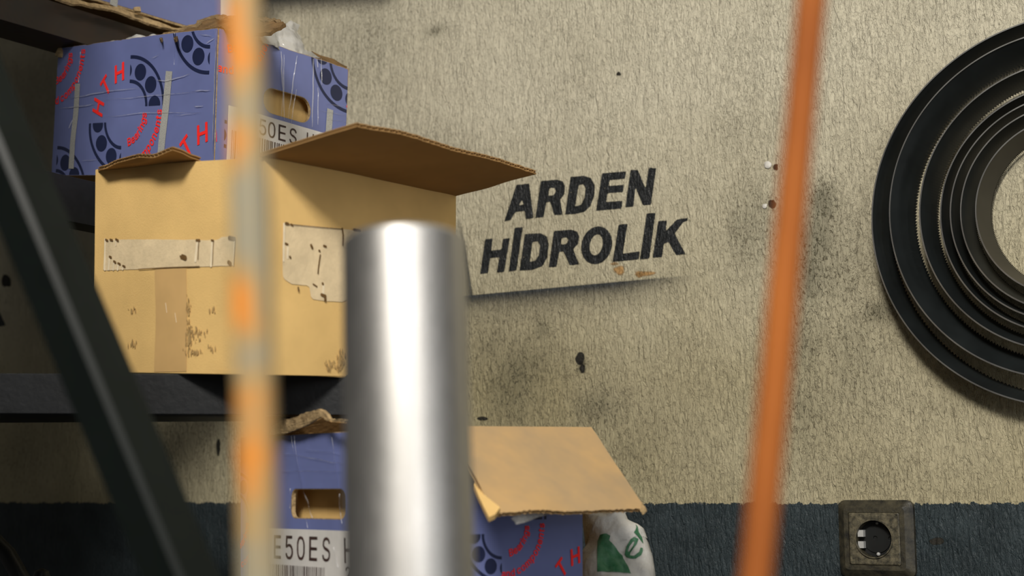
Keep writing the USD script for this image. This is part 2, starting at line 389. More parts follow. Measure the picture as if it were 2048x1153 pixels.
class Face:
    """a carton side: quad bl, br, tr, tl seen from outside; (u, v) in metres from the lower left, slight bulge"""
    def __init__(s, bl, br, tr, tl, bulge=0.002, u0=0.0, seed=0):
        s.q = [np.array(x, float) for x in (bl, br, tr, tl)]
        s.w = (np.linalg.norm(s.q[1] - s.q[0]) + np.linalg.norm(s.q[2] - s.q[3])) / 2
        s.h = (np.linalg.norm(s.q[3] - s.q[0]) + np.linalg.norm(s.q[2] - s.q[1])) / 2
        s.n = unit(np.cross(s.q[1] - s.q[0], s.q[3] - s.q[0]))
        s.bulge, s.u0, s.seed = bulge, u0, seed
    def __call__(s, u, v, off=0.0):
        a, b = np.asarray(u, float)[..., None] / s.w, np.asarray(v, float)[..., None] / s.h
        p = (1 - a) * (1 - b) * s.q[0] + a * (1 - b) * s.q[1] + a * b * s.q[2] + (1 - a) * b * s.q[3]
        ac, bc = np.clip(a, 0, 1), np.clip(b, 0, 1)
        k = s.bulge * 4 * ac * (1 - ac) * (0.4 + 0.6 * bc)
        nz = (meshkit.noise(np.concatenate([a * 5, b * 4, 0 * a + s.seed], -1)) - 0.5)[..., None] * 0.0022 * np.minimum(1, 12 * ac * (1 - ac))
        return p + s.n * (k + nz + np.asarray(off, float)[..., None] if np.ndim(off) else k + nz + off)
    def inv(s, px, py):
        d = ray(px, py)
        u, v = s.w / 2, s.h / 2
        for _ in range(30):
            def res(u, v):
                p = np.ravel(s(np.array(u), np.array(v))) - CAM
                return np.array([p[0] / p[1] - d[0] / d[1], p[2] / p[1] - d[2] / d[1]])
            r = res(u, v); e = 1e-5
            J = np.stack([(res(u + e, v) - r) / e, (res(u, v + e) - r) / e], 1)
            st = np.linalg.solve(J, r)
            u, v = u - st[0], v - st[1]
        return np.array([u, v])
    def sheet(s, g, t=0.0035, edge=0.012, off=0.0):
        e = extrude(g, t)
        v, f = subdiv(e.vertices, e.faces, edge)
        return trimesh.Trimesh(s(v[:, 0], v[:, 1], v[:, 2] - t + off), f, process=False)
    def decal(s, g, off, edge=0.010):
        v, f = flat(g)
        v, f = subdiv(np.column_stack([v, np.zeros(len(v))]), f, edge)
        p = s(v[:, 0], v[:, 1], off)
        m = trimesh.Trimesh(p, f, process=False)
        if len(f) and np.dot(m.face_normals.sum(0), s.n) < 0:
            m.invert()
        return m
    def rect(s):
        return sbox(0, 0, s.w, s.h)

def ragged(g, amp, step, seed):
    """roughen a polygon's outline"""
    out = []
    for p in polys(g):
        ring = LineString(p.exterior.coords)
        k = max(8, int(ring.length / step))
        pts = [ring.interpolate(i / k, normalized=True) for i in range(k)]
        pts = np.array([(q.x, q.y) for q in pts])
        pts += (np.stack([meshkit.fbm(np.column_stack([pts / (step * 2.2), np.full(k, seed)]), 3, seed), meshkit.fbm(np.column_stack([pts / (step * 2.2), np.full(k, seed + 9)]), 3, seed + 5)], 1) - 0.5) * 2 * amp
        out.append(Polygon(pts, [r.coords for r in p.interiors]).buffer(0))
    return unary_union(out)

def psheet(pix, plane, t, edge=0.01, wrinkle=0.0, wscale=60, rag=0.0, seed=0, flip=False):
    """a sheet of thickness t whose outline is given by pixels on the plane through three (px, py, Z) points"""
    a, b, c = (P(*q) for q in plane)
    nn = unit(np.cross(b - a, c - a))
    if np.dot(nn, CAM - a) < 0:
        nn = -nn
    x = unit(b - a); y = np.cross(nn, x)
    pts = []
    for px, py in pix:
        d = ray(px, py); k = np.dot(a - CAM, nn) / np.dot(d, nn)
        q = CAM + d * k - a
        pts.append((np.dot(q, x), np.dot(q, y)))
    g = Polygon(pts).buffer(0)
    if rag:
        g = ragged(g, rag, rag * 2.0, seed)
    e = extrude(g, t)
    v, f = subdiv(e.vertices, e.faces, edge)
    w = v[:, 2] - t / 2
    if wrinkle:
        w = w + wrinkle * 2 * (meshkit.fbm(np.column_stack([v[:, 0] * wscale, v[:, 1] * wscale, np.full(len(v), seed)]), 3, seed) - 0.5)
    return trimesh.Trimesh(a + v[:, :1] * x + v[:, 1:2] * y + w[:, None] * nn, f, process=False)

def corrugated(h0, h1, o1, o0, t=0.004, pitch=0.0068, curl=0.0, seed=0, rag=0.0):
    """a flap of single-wall corrugated board: hinge h0-h1, outer edge o0-o1; two liners and a wavy medium whose flutes run to the outer edge"""
    h0, h1, o1, o0 = (np.array(x, float) for x in (h0, h1, o1, o0))
    nn = unit(np.cross(h1 - h0, o0 - h0))
    L = np.linalg.norm(o1 - o0)
    nu = int(L / pitch) * 8; nv = 10
    U, V = np.meshgrid(np.linspace(0, 1, nu + 1), np.linspace(0, 1, nv + 1))
    p = (1 - U)[..., None] * ((1 - V)[..., None] * h0 + V[..., None] * o0) + U[..., None] * ((1 - V)[..., None] * h1 + V[..., None] * o1)
    low = (meshkit.noise(np.stack([U * 4, V * 3, U * 0 + seed], -1)) - 0.5) * 0.004 * V + curl * V ** 2
    if rag:
        od = unit((o0 + o1) / 2 - (h0 + h1) / 2)
        p = p + od * ((meshkit.fbm(np.stack([U * 60, U * 0, U * 0 + seed], -1), 3) - 0.5) * 2 * rag * (V > 0.99))[..., None]
    out = []
    def grid(off):
        q = p + nn * (low + off)[..., None]
        idx = np.arange((nu + 1) * (nv + 1)).reshape(nv + 1, nu + 1)
        f = np.vstack([np.stack([idx[:-1, :-1], idx[:-1, 1:], idx[1:, 1:]], -1).reshape(-1, 3), np.stack([idx[:-1, :-1], idx[1:, 1:], idx[1:, :-1]], -1).reshape(-1, 3)])
        return q.reshape(-1, 3), f
    lt = 0.0006
    def slab(c, half):
        a, f = grid(c + half); b, _ = grid(c - half)
        k = len(a); idx = np.arange(k).reshape(nv + 1, nu + 1)
        rim = np.concatenate([idx[0, :], idx[1:, -1], idx[-1, -2::-1], idx[-2:0:-1, 0]])
        r2 = np.roll(rim, -1)
        sf = np.vstack([np.stack([rim, rim + k, r2 + k], -1), np.stack([rim, r2 + k, r2], -1)])
        m = trimesh.Trimesh(np.vstack([a, b]), np.vstack([f, f[:, ::-1] + k, sf]), process=False)
        return m
    z = np.zeros_like(U)
    top, bot = slab(z + t / 2 - lt, lt * 0.6), slab(z - t / 2 + lt, lt * 0.6)
    wave = slab(z + (t / 2 - 1.6 * lt) * np.sin(U * L / pitch * 2 * math.pi), lt * 0.4)
    return top, bot, wave

GL = {}
def glyph(ch, bold=True):
    if (ch, bold) not in GL:
        m = meshkit.text_mesh(ch, 1.0, depth=0.1, bold=bold)
        top = m.face_normals[:, 2] > 0.9
        GL[(ch, bold)] = unary_union([Polygon(t[:, :2]).buffer(1e-4) for t in m.triangles[top]]).buffer(0.004).simplify(0.012)
    return GL[(ch, bold)]

# ------------------------------------------------------------------ the room
def vis_grid():
    s = np.concatenate([np.arange(-2.6, -1.3, 0.13), np.arange(-1.3, 0.95, 0.006), np.arange(0.95, 1.36, 0.1)])
    z = np.concatenate([np.arange(0.0, 1.02, 0.17), np.arange(1.02, 1.86, 0.006), np.arange(1.86, 3.01, 0.115)])
    return s, z
gs, gz = vis_grid()
S, Zg = np.meshgrid(gs, gz)
pts = wall3(S, Zg)
# pixel of every wall vertex (to describe where the dirt and painted shade lie on the wall)
BL = [  # px, py, rx, ry, strength of dirt and painted shade
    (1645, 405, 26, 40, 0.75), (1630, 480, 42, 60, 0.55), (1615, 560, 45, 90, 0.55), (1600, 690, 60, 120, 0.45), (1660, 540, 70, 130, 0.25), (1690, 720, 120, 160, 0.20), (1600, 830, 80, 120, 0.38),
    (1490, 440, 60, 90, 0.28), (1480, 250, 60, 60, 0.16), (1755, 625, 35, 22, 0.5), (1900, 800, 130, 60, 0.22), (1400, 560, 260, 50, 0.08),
    (1030, 770, 90, 90, 0.5), (960, 700, 70, 120, 0.35), (1190, 820, 60, 45, 0.34), (1300, 900, 160, 90, 0.14), (1720, 950, 200, 60, 0.22), (1165, 730, 10, 14, 0.8), (1080, 660, 30, 30, 0.3),  # blobs around the drooping flap paint soft shade on the wall
    (870, 62, 22, 10, 0.7), (1490, 100, 60, 120, 0.08), (720, 60, 90, 120, 0.12), (60, 900, 160, 90, 0.12), (330, 900, 120, 90, 0.3), (1550, 1000, 300, 40, 0.12), (1000, 620, 200, 40, 0.1)]  # lower-left blobs paint in more of the shade behind the shelving
grime_shade = np.zeros_like(S); ochre_falloff = np.zeros_like(S)
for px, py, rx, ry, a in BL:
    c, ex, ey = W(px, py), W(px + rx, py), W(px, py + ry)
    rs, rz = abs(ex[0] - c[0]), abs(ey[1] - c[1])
    grime_shade = np.maximum(grime_shade, a * np.exp(-(((S - c[0]) / rs) ** 2 + ((Zg - c[1]) / rz) ** 2)))
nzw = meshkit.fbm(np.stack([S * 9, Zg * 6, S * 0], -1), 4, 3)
grime_shade = np.clip(1.5 * grime_shade * (0.35 + 1.3 * nzw) + 0.14 * np.clip((nzw - 0.5) * 4, 0, 1), 0, 1)
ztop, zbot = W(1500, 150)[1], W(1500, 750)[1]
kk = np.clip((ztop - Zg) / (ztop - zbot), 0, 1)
ochre_falloff = np.clip(kk * (0.55 + 0.9 * (meshkit.fbm(np.stack([S * 4, Zg * 3, S * 0 + 5], -1), 3, 8) - 0.2)), 0, 1)
idx = np.arange(S.size).reshape(S.shape)
wf = np.vstack([np.stack([idx[:-1, :-1], idx[:-1, 1:], idx[1:, 1:]], -1).reshape(-1, 3), np.stack([idx[:-1, :-1], idx[1:, 1:], idx[1:, :-1]], -1).reshape(-1, 3)])
wmesh = trimesh.Trimesh(pts.reshape(-1, 3), wf, process=False)
if np.dot(wmesh.face_normals[0], WN) < 0:
    wmesh.invert()
WALL = numbered('/World', 'wall_back')
m_ = usdkit.mesh(stage, WALL, wmesh, M_WALL)
for k, a in (('grime_shade', grime_shade), ('ochre_falloff', ochre_falloff)):
    UsdGeom.PrimvarsAPI(m_).CreatePrimvar(k, Sdf.ValueTypeNames.FloatArray, 'vertex').Set(Vt.FloatArray.FromNumpy(a.ravel().astype(np.float32)))
tag(m_.GetPrim(), 'cream dragged-plaster workshop wall with a blue-grey painted dado', kind='structure')

fl = trimesh.creation.box((8, 9, 0.1)); fl.apply_translation((0, -1.0, -0.05))
single('floor', fl, M_FLOOR, 'grey concrete workshop floor', None, kind='structure')
cl = trimesh.creation.box((8, 9, 0.1)); cl.apply_translation((0, -1.0, 3.05))
single('ceiling', cl, M_CEIL, 'pale ceiling of the workshop', None, kind='structure')

def wall_decal(parent, name, g, mat_, pad=0.005, step=0.0015, off=0.0004, dens=None, label=None):
    """a patch of paint on the wall: shapely polygon in (s, z); primvar dens = 0.5 + signed distance / 4 mm"""
    x0, y0, x1, y1 = g.bounds
    xs, ys = np.arange(x0 - pad, x1 + pad + step, step), np.arange(y0 - pad, y1 + pad + step, step)
    X, Y = np.meshgrid(xs, ys)
    if dens is None:
        p = shapely.points(X.ravel(), Y.ravel())
        d = shapely.distance(p, g.boundary) * np.where(shapely.contains(g, p), 1, -1)
        D = np.clip(0.5 + d / 0.004, -1, 1.4)
    else:
        D = dens(X, Y).ravel()
    i = np.arange(X.size).reshape(X.shape)
    f = np.vstack([np.stack([i[:-1, :-1], i[:-1, 1:], i[1:, 1:]], -1).reshape(-1, 3), np.stack([i[:-1, :-1], i[1:, 1:], i[1:, :-1]], -1).reshape(-1, 3)])
    keep = (D[f] > -0.6).any(1) if dens is None else (D[f] > 0.02).any(1)
    f = f[keep]
    used, inv = np.unique(f, return_inverse=True)
    m = trimesh.Trimesh(wall3(X.ravel()[used], Y.ravel()[used], off), inv.reshape(-1, 3), process=False)
    if len(m.faces) and np.dot(m.face_normals[0], WN) < 0:
        m.invert()
    return put(parent, name, m, mat_, attrs={'dens': D[used]}, label=label)

# ------------------------------------------------------------------ stencilled sign on the wall
c4 = lambda pts: [(920 + x / 3.392, 300 + y / 3.392) for x, y in pts]
c5 = lambda pts: [(1200 + x / 5.767, 330 + y / 5.767) for x, y in pts]
def ell(cx, cy, rx, ry, sl, k=28):
    return [(cx + rx * math.cos(a) - sl * ry * math.sin(a), cy + ry * math.sin(a)) for a in np.arange(k) / k * 2 * math.pi]
LET = [
    ('A', c4([(302, 484), (385, 238), (470, 230), (499, 462), (449, 470), (440, 414), (376, 422), (342, 478)]), c4([(422, 338), (434, 374), (399, 377)])),
    ('R', c4([(513, 462), (550, 212), (660, 203), (698, 215), (713, 245), (708, 300), (680, 338), (696, 440), (642, 442), (612, 352), (586, 355), (567, 456)]), c4([(607, 260), (640, 256), (652, 278), (636, 310), (598, 313)])),
    ('D', c4([(715, 438), (752, 185), (840, 177), (888, 192), (914, 240), (912, 310), (885, 380), (845, 420), (780, 435)]), c4([(806, 238), (836, 233), (853, 258), (848, 322), (822, 374), (780, 386)])),
    ('E', c4([(925, 413), (965, 160), (1128, 147), (1118, 196), (1015, 205), (1009, 246), (1114, 238), (1106, 286), (1001, 293), (991, 355), (1102, 347), (1097, 398)]), None),
    ('N', c5([(295, 490), (355, 60), (437, 60), (528, 280), (565, 33), (648, 40), (587, 460), (498, 466), (410, 252), (385, 480)]), None),
    ('H', c4([(138, 843), (172, 608), (222, 603), (212, 685), (283, 677), (292, 605), (338, 600), (300, 829), (252, 832), (268, 728), (205, 735), (190, 836)]), None),
    ('I', c4([(332, 826), (372, 530), (427, 525), (383, 819)]), None),
    ('D', c4([(405, 820), (442, 572), (545, 566), (588, 588), (602, 640), (592, 730), (560, 788), (490, 815)]), c4([(492, 625), (528, 620), (545, 648), (536, 718), (512, 752), (474, 762)])),
    ('R', c4([(603, 798), (638, 552), (755, 542), (795, 555), (809, 588), (800, 640), (768, 672), (806, 778), (746, 783), (704, 690), (674, 692), (655, 793)]), c4([(690, 598), (724, 593), (738, 614), (722, 640), (683, 643)])),
    ('O', c4(ell(928, 648, 104, 128, 0.10)), c4(ell(925, 645, 44, 72, 0.14))),
    ('L', c4([(1037, 760), (1078, 508), (1137, 504), (1104, 706), (1219, 690), (1213, 743)]), None),
    ('I', c4([(1222, 743), (1268, 432), (1326, 429), (1285, 738)]), None),
    ('K', c5([(610, 1070), (675, 650), (770, 645), (757, 770), (890, 632), (1010, 614), (1010, 642), (960, 662), (860, 792), (985, 1030), (880, 1040), (792, 890), (735, 912), (715, 1066)]), None),
]
wp = lambda pts: [tuple(W(*q)) for q in pts]
SIGN = thing('stencilled_sign', wall3(*W(1165, 450)), 'black spray-stencilled two-line company name ARDEN HİDROLİK slanting up the cream plaster wall', 'sign')
for ch, o, hole in LET:
    g = Polygon(wp(o), [wp(hole)] if hole else []).buffer(0).buffer(0.0008).buffer(-0.0008)
    wall_decal(SIGN, 'letter', g, M_STENCIL)
# overspray beyond the edge of the stencil sheet, below and left of the lettering
b0, b1, t0 = W(946, 590), W(1345, 553), W(916, 400)
ud = unit(b1 - b0); vd = np.array([-ud[1], ud[0]]); Lb = np.linalg.norm(b1 - b0)
def dens(X, Y):
    a = (X - b0[0]) * ud[0] + (Y - b0[1]) * ud[1]; h = (X - b0[0]) * vd[0] + (Y - b0[1]) * vd[1]
    lx = a - (h / np.linalg.norm(t0 - b0)) * np.dot(t0 - b0, ud)
    below = np.where(h < 0, np.exp(-(-h) / 0.013) * np.clip(1 - (-h) / 0.055, 0, 1), 0) * np.clip((a + 0.03) / 0.02, 0, 1) * np.clip((Lb + 0.03 - a) / 0.11, 0, 1) * np.clip(h / -0.0012, 0, 1)
    left = np.where((lx < 0) & (h > -0.01), np.exp(lx / 0.009), 0) * np.clip(lx / -0.0015, 0, 1) * np.clip((0.105 - h) / 0.05, 0, 1) * 0.8
    D = np.maximum(below, left)
    return np.where(D > 0.012, 0.02 + D * 1.05, 0)
gx = Polygon([W(905, 380), W(1410, 380), W(1410, 640), W(905, 640)])
wall_decal(SIGN, 'overspray', gx, M_SPRAY, off=0.0003, dens=dens, label='soft grey overspray below and left of the stencilled letters')

# marks, chips and plugs in the wall plaster (children of the wall)
def blob(px, py, rx, ry, seed, k=18):
    a = np.arange(k) / k * 2 * math.pi
    r = 0.65 + 0.7 * meshkit.noise(np.column_stack([np.cos(a) * 1.7, np.sin(a) * 1.7, np.full(k, seed * 1.3)]))
    return Polygon([tuple(W(px + rx * r[i] * math.cos(a[i]), py + ry * r[i] * math.sin(a[i]))) for i in range(k)]).buffer(0)
for i, q in enumerate([(1238, 148, 4, 3), (1160, 718, 9, 12), (1165, 738, 5, 8), (14, 562, 9, 13), (965, 838, 10, 3), (1875, 1083, 14, 7), (437, 895, 4, 16), (1552, 334, 4, 6), (1545, 409, 7, 8)]):
    wall_decal(WALL, 'paint_chip', blob(*q, seed=i), M_DIRT, pad=0.003, step=0.001)
for i, q in enumerate([(1238, 541, 11, 9), (1290, 547, 22, 5), (1278, 551, 8, 5), (1230, 528, 9, 3)]):
    wall_decal(WALL, 'rust_stain', blob(*q, seed=i + 40), M_STAIN, pad=0.003, step=0.001)
wall_decal(WALL, 'stencil_mark', Polygon(wp([(-40, 560), (-14, 596), (12, 652), (-6, 654), (-30, 610)])), M_STENCIL, label='end of another black stencilled letter at the left edge')
def lump(px, py, r, seed):
    m = trimesh.creation.icosphere(2, 1.0)
    v = m.vertices * (0.75 + 0.5 * meshkit.noise(m.vertices * 1.6 + seed)[:, None])
    s, z = W(px, py)
    p = wall3(s + v[:, 0] * r, z + v[:, 1] * r, v[:, 2] * r * 0.45 + 0.0005)
    return trimesh.Trimesh(p, m.faces, process=False)
put(WALL, 'wall_plug', lump(1536, 330, 0.0045, 3), M_PLUG, smooth=True, label='white broken wall plug')
put(WALL, 'wall_plug', lump(1530, 413, 0.0030, 5), M_PLUG, smooth=True, label='white broken wall plug')

# ------------------------------------------------------------------ wall socket
def wloc(cs, cz):
    def f(v):
        v = np.asarray(v)
        return wall3(cs + v[:, 0], cz + v[:, 1], v[:, 2])
    return f
def rrect(w, h, r, k=6):
    return sbox(-w / 2 + r, -h / 2 + r, w / 2 - r, h / 2 - r).buffer(r, quad_segs=k)
def hull_slab(layers):
    pts = np.vstack([np.column_stack([np.array(g.exterior.coords)[:-1], np.full(len(g.exterior.coords) - 1, z)]) for g, z in layers])
    return m3.Manifold.hull_points(pts)
sc = W(1756, 1078)
to3 = wloc(*sc)
SOCK = thing('wall_socket', wall3(*sc), 'grimy dark round-pin power socket on the blue-grey dado below the saw blades', 'socket')
def conv(man):
    m = man.to_mesh()
    v = to3(m.vert_properties[:, :3]); t = trimesh.Trimesh(v, m.tri_verts, process=False)
    t.fix_normals(); return t
outer = hull_slab([(rrect(0.082, 0.082, 0.008), 0.0), (rrect(0.082, 0.082, 0.008), 0.006), (rrect(0.066, 0.066, 0.004), 0.0125)])
win = m3.Manifold.extrude(m3.CrossSection([np.array(rrect(0.056, 0.056, 0.002).exterior.coords)[:-1][::-1]], m3.FillRule.NonZero), 0.03).translate((0, 0, -0.005))
frame = outer - win
put(SOCK, 'frame', conv(frame), M_SOCKF, smooth=25, label='bevelled black grimy frame')
ins = hull_slab([(rrect(0.0552, 0.0552, 0.002), 0.001), (rrect(0.0552, 0.0552, 0.002), 0.0125), (rrect(0.053, 0.053, 0.002), 0.0135)])
hole = m3.Manifold.cylinder(0.02, 0.0195, 0.0195, 48).translate((0, 0, 0.0022))
rim = m3.Manifold.cylinder(0.0155 - 0.002, 0.0212, 0.0205, 48).translate((0, 0, 0.002)) - hole
put(SOCK, 'insert', conv((ins - hole)), M_SOCK, smooth=25, label='olive dirty square insert')
put(SOCK, 'rim', conv(rim), M_SOCK, smooth=25)
well = m3.Manifold.cylinder(0.0005, 0.0194, 0.0194, 48).translate((0, 0, 0.0019))
well += m3.Manifold.cylinder(0.002, 0.0150, 0.0150, 32).translate((0, 0, 0.0019)) - m3.Manifold.cylinder(0.01, 0.0025, 0.0025, 16).translate((-0.0018, 0.0005, 0.002)) - m3.Manifold.cylinder(0.01, 0.0025, 0.0025, 16).translate((0.0145, 0.0, 0.002))
put(SOCK, 'well', conv(well), M_DARK, smooth=30)
for zz in (0.0055, -0.0065):
    put(SOCK, 'earth_clip', conv(m3.Manifold.cube((0.0062, 0.0072, 0.009), True).translate((-0.0155, zz, 0.0064))), M_CLIP, label='pale earth contact')
put(SOCK, 'screw', conv(m3.Manifold.sphere(0.0022, 16).translate((0.001, -0.0165, 0.0035))), M_CLIP, smooth=True)
put(SOCK, 'screw', conv(m3.Manifold.sphere(0.0018, 16).translate((0.0008, 0.0165, 0.0035))), M_STRAP, smooth=True)

# ------------------------------------------------------------------ coil of bandsaw blades hanging on the wall
cc = W(2150, 424)
COIL = thing('saw_blade_coil', wall3(*cc), 'coil of black toothed bandsaw blades hanging on the cream wall at the right edge', 'saw blade')
to_c = wloc(*cc)
def loop(R, dx, dz, rear, front, shrink, teeth, m, ell_=1.0, tilt=0.0, name='blade_loop', label=None):
    """a closed band: rear rim at height 'rear' above the wall with radius R - shrink, front rim at 'front' with radius R; teeth on the rear rim"""
    k = 1200
    a = np.arange(k) / k * 2 * math.pi
    rr = R * (1 + 0.004 * np.sin(2 * a + dx * 90) + 0.003 * np.sin(3 * a + dz * 70))
    tz = tilt * (-np.cos(a - 2.6))
    ro = rr - shrink * 0.85
    rt = rr - shrink + (np.array([0, 0.0006, 0.0013, 0.0019])[np.arange(k) % 4] if teeth else 0)
    hr = rear + tz
    hm = hr + (front - rear) * 0.15
    th = 0.0011
    def ring(r, h):
        return np.column_stack([dx + r * ell_ * np.cos(a), dz + r * np.sin(a), np.maximum(h + 0 * a, 0.002)])
    rings = [ring(rr, front + tz), ring(ro, hm), ring(rt, hr), ring(rt - th, hr), ring(ro - th, hm), ring(rr - th, front + tz)]
    v = np.vstack(rings); i = np.arange(k); j = (i + 1) % k
    fs = []
    for q in range(len(rings)):
        a0, b0 = q * k, ((q + 1) % len(rings)) * k
        fs += [np.stack([i + a0, j + a0, j + b0], -1), np.stack([i + a0, j + b0, i + b0], -1)]
    t = trimesh.Trimesh(to_c(v), np.vstack(fs), process=False); t.fix_normals()
    p = put(COIL, name, t, m, smooth=40, label=label)
    # bright ground back edge along the front rim
    a_ = np.column_stack([dx + (rr + 0.0003) * ell_ * np.cos(a), dz + (rr + 0.0003) * np.sin(a), front + tz + 0.0003])
    b_ = np.column_stack([dx + (rr - th - 0.0002) * ell_ * np.cos(a), dz + (rr - th - 0.0002) * np.sin(a), front + tz + 0.0008])
    e = trimesh.Trimesh(to_c(np.vstack([a_, b_])), np.vstack([np.stack([i, j, j + k], -1), np.stack([i, j + k, i + k], -1)]), process=False)
    if np.dot(e.face_normals.mean(0), WN) < 0:
        e.invert()
    put(p, 'ground_edge', e, M_EDGEST, smooth=True)
loop(0.2025, 0.000, 0.000, 0.004, 0.034, 0.0125, True, M_BLADE)
loop(0.1800, -0.003, 0.0060, 0.005, 0.035, 0.0200, True, M_BLADE)
loop(0.1500, 0.000, 0.003, 0.005, 0.036, 0.0110, True, M_BLADE)
loop(0.1290, 0.001, -0.001, 0.006, 0.036, 0.0045, True, M_BLADE)
loop(0.1175, 0.000, 0.000, 0.006, 0.037, 0.0045, True, M_BLADE)
loop(0.1075, 0.001, 0.000, 0.006, 0.038, 0.0080, True, M_BLADE)
loop(0.0930, 0.002, 0.001, 0.006, 0.038, 0.0090, True, M_BLADE2, label='bronzed innermost blade loop')
hook = m3.Manifold.cylinder(0.045, 0.006, 0.006, 20) + m3.Manifold.cylinder(0.004, 0.012, 0.012, 20).translate((0, 0, 0.043))
hk = hook.to_mesh(); hv = hk.vert_properties[:, :3] + np.array([0.004, 0.0755, 0])
put(COIL, 'hook', trimesh.Trimesh(to_c(hv), hk.tri_verts, process=False), M_STEEL, smooth=30)

# ------------------------------------------------------------------ shelving
SHELF = thing('shelving_unit', (-0.7, 1.4, 0.0), 'dark steel shelving of channel beams carrying the cartons against the wall', 'shelf')
# middle level: frontal beam and board
c0, c1 = P(-260, 786, 1.22), P(800, 791, 1.22)
cb = angle_iron(c0, c1, 0.03, 0.0345, 0.003)
put(SHELF, 'beam', cb, M_STEEL, smooth=30, label='front beam under the tan carton')
ztop_c = (c0[2] + c1[2]) / 2 + 0.0172
def deck(poly, z, t):
    e = trimesh.creation.extrude_polygon(Polygon(poly), t, engine='earcut'); e.apply_translation((0, 0, z - t)); return e
put(SHELF, 'shelf_board', deck([(c0[0], 1.224), (c1[0], 1.224), (c1[0] - 0.02, 1.66), (c0[0] - 0.1, 1.72)], ztop_c - 0.011, 0.004), M_STEEL)
# upper middle level: receding beam under the second blue carton
b0_, b1_ = P(20, 372, 1.46), P(560, 462, 1.80)
bz = b0_[2]
b1_[2] = bz
put(SHELF, 'beam', angle_iron(b0_, b1_, 0.035, 0.050, 0.003), M_STEEL, smooth=30, label='receding beam under the wrapped blue carton')
# top level
a0_, a1_ = P(0, 4, 1.58), P(330, 104, 1.765)
a0_, a1_ = a0_ - (a1_ - a0_) * 0.35, a1_ + (a1_ - a0_) * 0.55
a1_[2] = a0_[2] 
put(SHELF, 'beam', angle_iron(a0_, a1_, 0.06, 0.041, 0.003), M_RUSTY, smooth=30, label='rust-stained upper beam seen from below')
# uprights (left one stands outside the picture, the rear one behind the cartons)
put(SHELF, 'upright', frame_bar((c0[0] + 0.03, 1.26, 0), (c0[0] + 0.03, 1.26, 2.1), 0.04, 0.04, up=(0, 1, 0)), M_STEEL)
put(SHELF, 'upright', frame_bar((-0.26, 1.60, 0), (-0.26, 1.60, ztop_c - 0.016), 0.035, 0.035, up=(0, 1, 0)), M_STEEL)
put(SHELF, 'upright', frame_bar((-0.86, 2.15, 0), (-0.86, 2.15, 2.1), 0.04, 0.04, up=(0, 1, 0)), M_STEEL)
put(SHELF, 'shelf_board', deck([(-1.0, 1.15), (-0.46, 1.15), (-0.46, 1.95), (-1.0, 2.28)], 2.02, 0.02), M_STEEL)  # unseen upper board, added to shade the left wall
put(SHELF, 'added_shade_panel', trimesh.creation.box((0.62, 0.012, 1.15), trimesh.transformations.translation_matrix((-0.80, 1.235, 1.875))), M_STEEL)  # unseen panel added to keep lamp light off the left wall
# lower board (below the picture) that carries the lowest carton and the sack
LOWZ = P(800, 1300, 1.2)[2]
put(SHELF, 'shelf_board', deck([(-0.5, 1.0), (0.32, 1.0), (0.32, 1.53), (-0.5, 1.95)], LOWZ, 0.02), M_STEEL)
put(SHELF, 'upright', frame_bar((0.28, 1.4, 0), (0.28, 1.4, LOWZ - 0.02), 0.035, 0.035, up=(0, 1, 0)), M_STEEL)
put(SHELF, 'upright', frame_bar((-0.42, 1.1, 0), (-0.42, 1.1, LOWZ - 0.02), 0.035, 0.035, up=(0, 1, 0)), M_STEEL)

# ------------------------------------------------------------------ printed logo pattern on the blue cartons
def logo(cx, cy, ru, rv):
    navy, red, small = [], [], [[], []]
    for sg in (1, -1):
        ox, oy = 0.10 * sg, 0.135 * sg
        quad = Polygon([(0, 0), (1.2 * sg, 0), (1.2 * sg, 1.2 * sg), (0, 1.2 * sg)])
        parts = [Point(0, 0).buffer(1.0, 48).difference(Point(0, 0).buffer(0.935, 48)), Point(0, 0).buffer(0.53, 48).difference(Point(0, 0).buffer(0.465, 48))]
        for an in (99, 66, 34, 2):
            a = math.radians(an + (0 if sg > 0 else 180))
            parts.append(Point(0.72 * math.cos(a), 0.72 * math.sin(a)).buffer(0.160, 20))
        navy.append(affinity.translate(unary_union(parts).intersection(quad), ox, oy))
    def place(ch, ang, r, h, inward, slant=0.0, wide=1.0):
        g = glyph(ch)
        x0, y0, x1, y1 = g.bounds
        g = affinity.translate(g, -(x0 + x1) / 2, -0.5)
        g = affinity.affine_transform(g, [h * wide, h * slant, 0, h, 0, 0])
        rot = ang + 90 if inward else ang - 90
        g = affinity.rotate(g, rot, origin=(0, 0))
        return affinity.translate(g, r * math.cos(math.radians(ang)), r * math.sin(math.radians(ang)))
    for ch, an in (('H', 168), ('T', 136), ('H', 104)):
        red.append(place(ch, an, 0.84, 0.33, False, 0.18, 1.0))
    def arc(text, r, a0, a1, h, out):
        ws = [0.28 if c == ' ' else glyph(c).bounds[2] - glyph(c).bounds[0] + 0.16 for c in text]
        tot = sum(ws); x = 0
        for c, w_ in zip(text, ws):
            if c != ' ':
                out.append(place(c, a0 + (a1 - a0) * (x + w_ / 2) / tot, r, h, True, 0.1))
            x += w_
    arc('Bearings', 0.55, -80, 2, 0.145, small[0])
    arc('and components', 0.96, -97, 4, 0.150, small[1])
    f = lambda L: affinity.translate(affinity.scale(L, ru, rv, origin=(0, 0)), cx, cy)
    return [f(x) for x in navy], [f(x) for x in red], [f(x) for q in small for x in q]

def stadium(c, w, h, r):
    return affinity.translate(rrect(w, h, r), c[0], c[1])

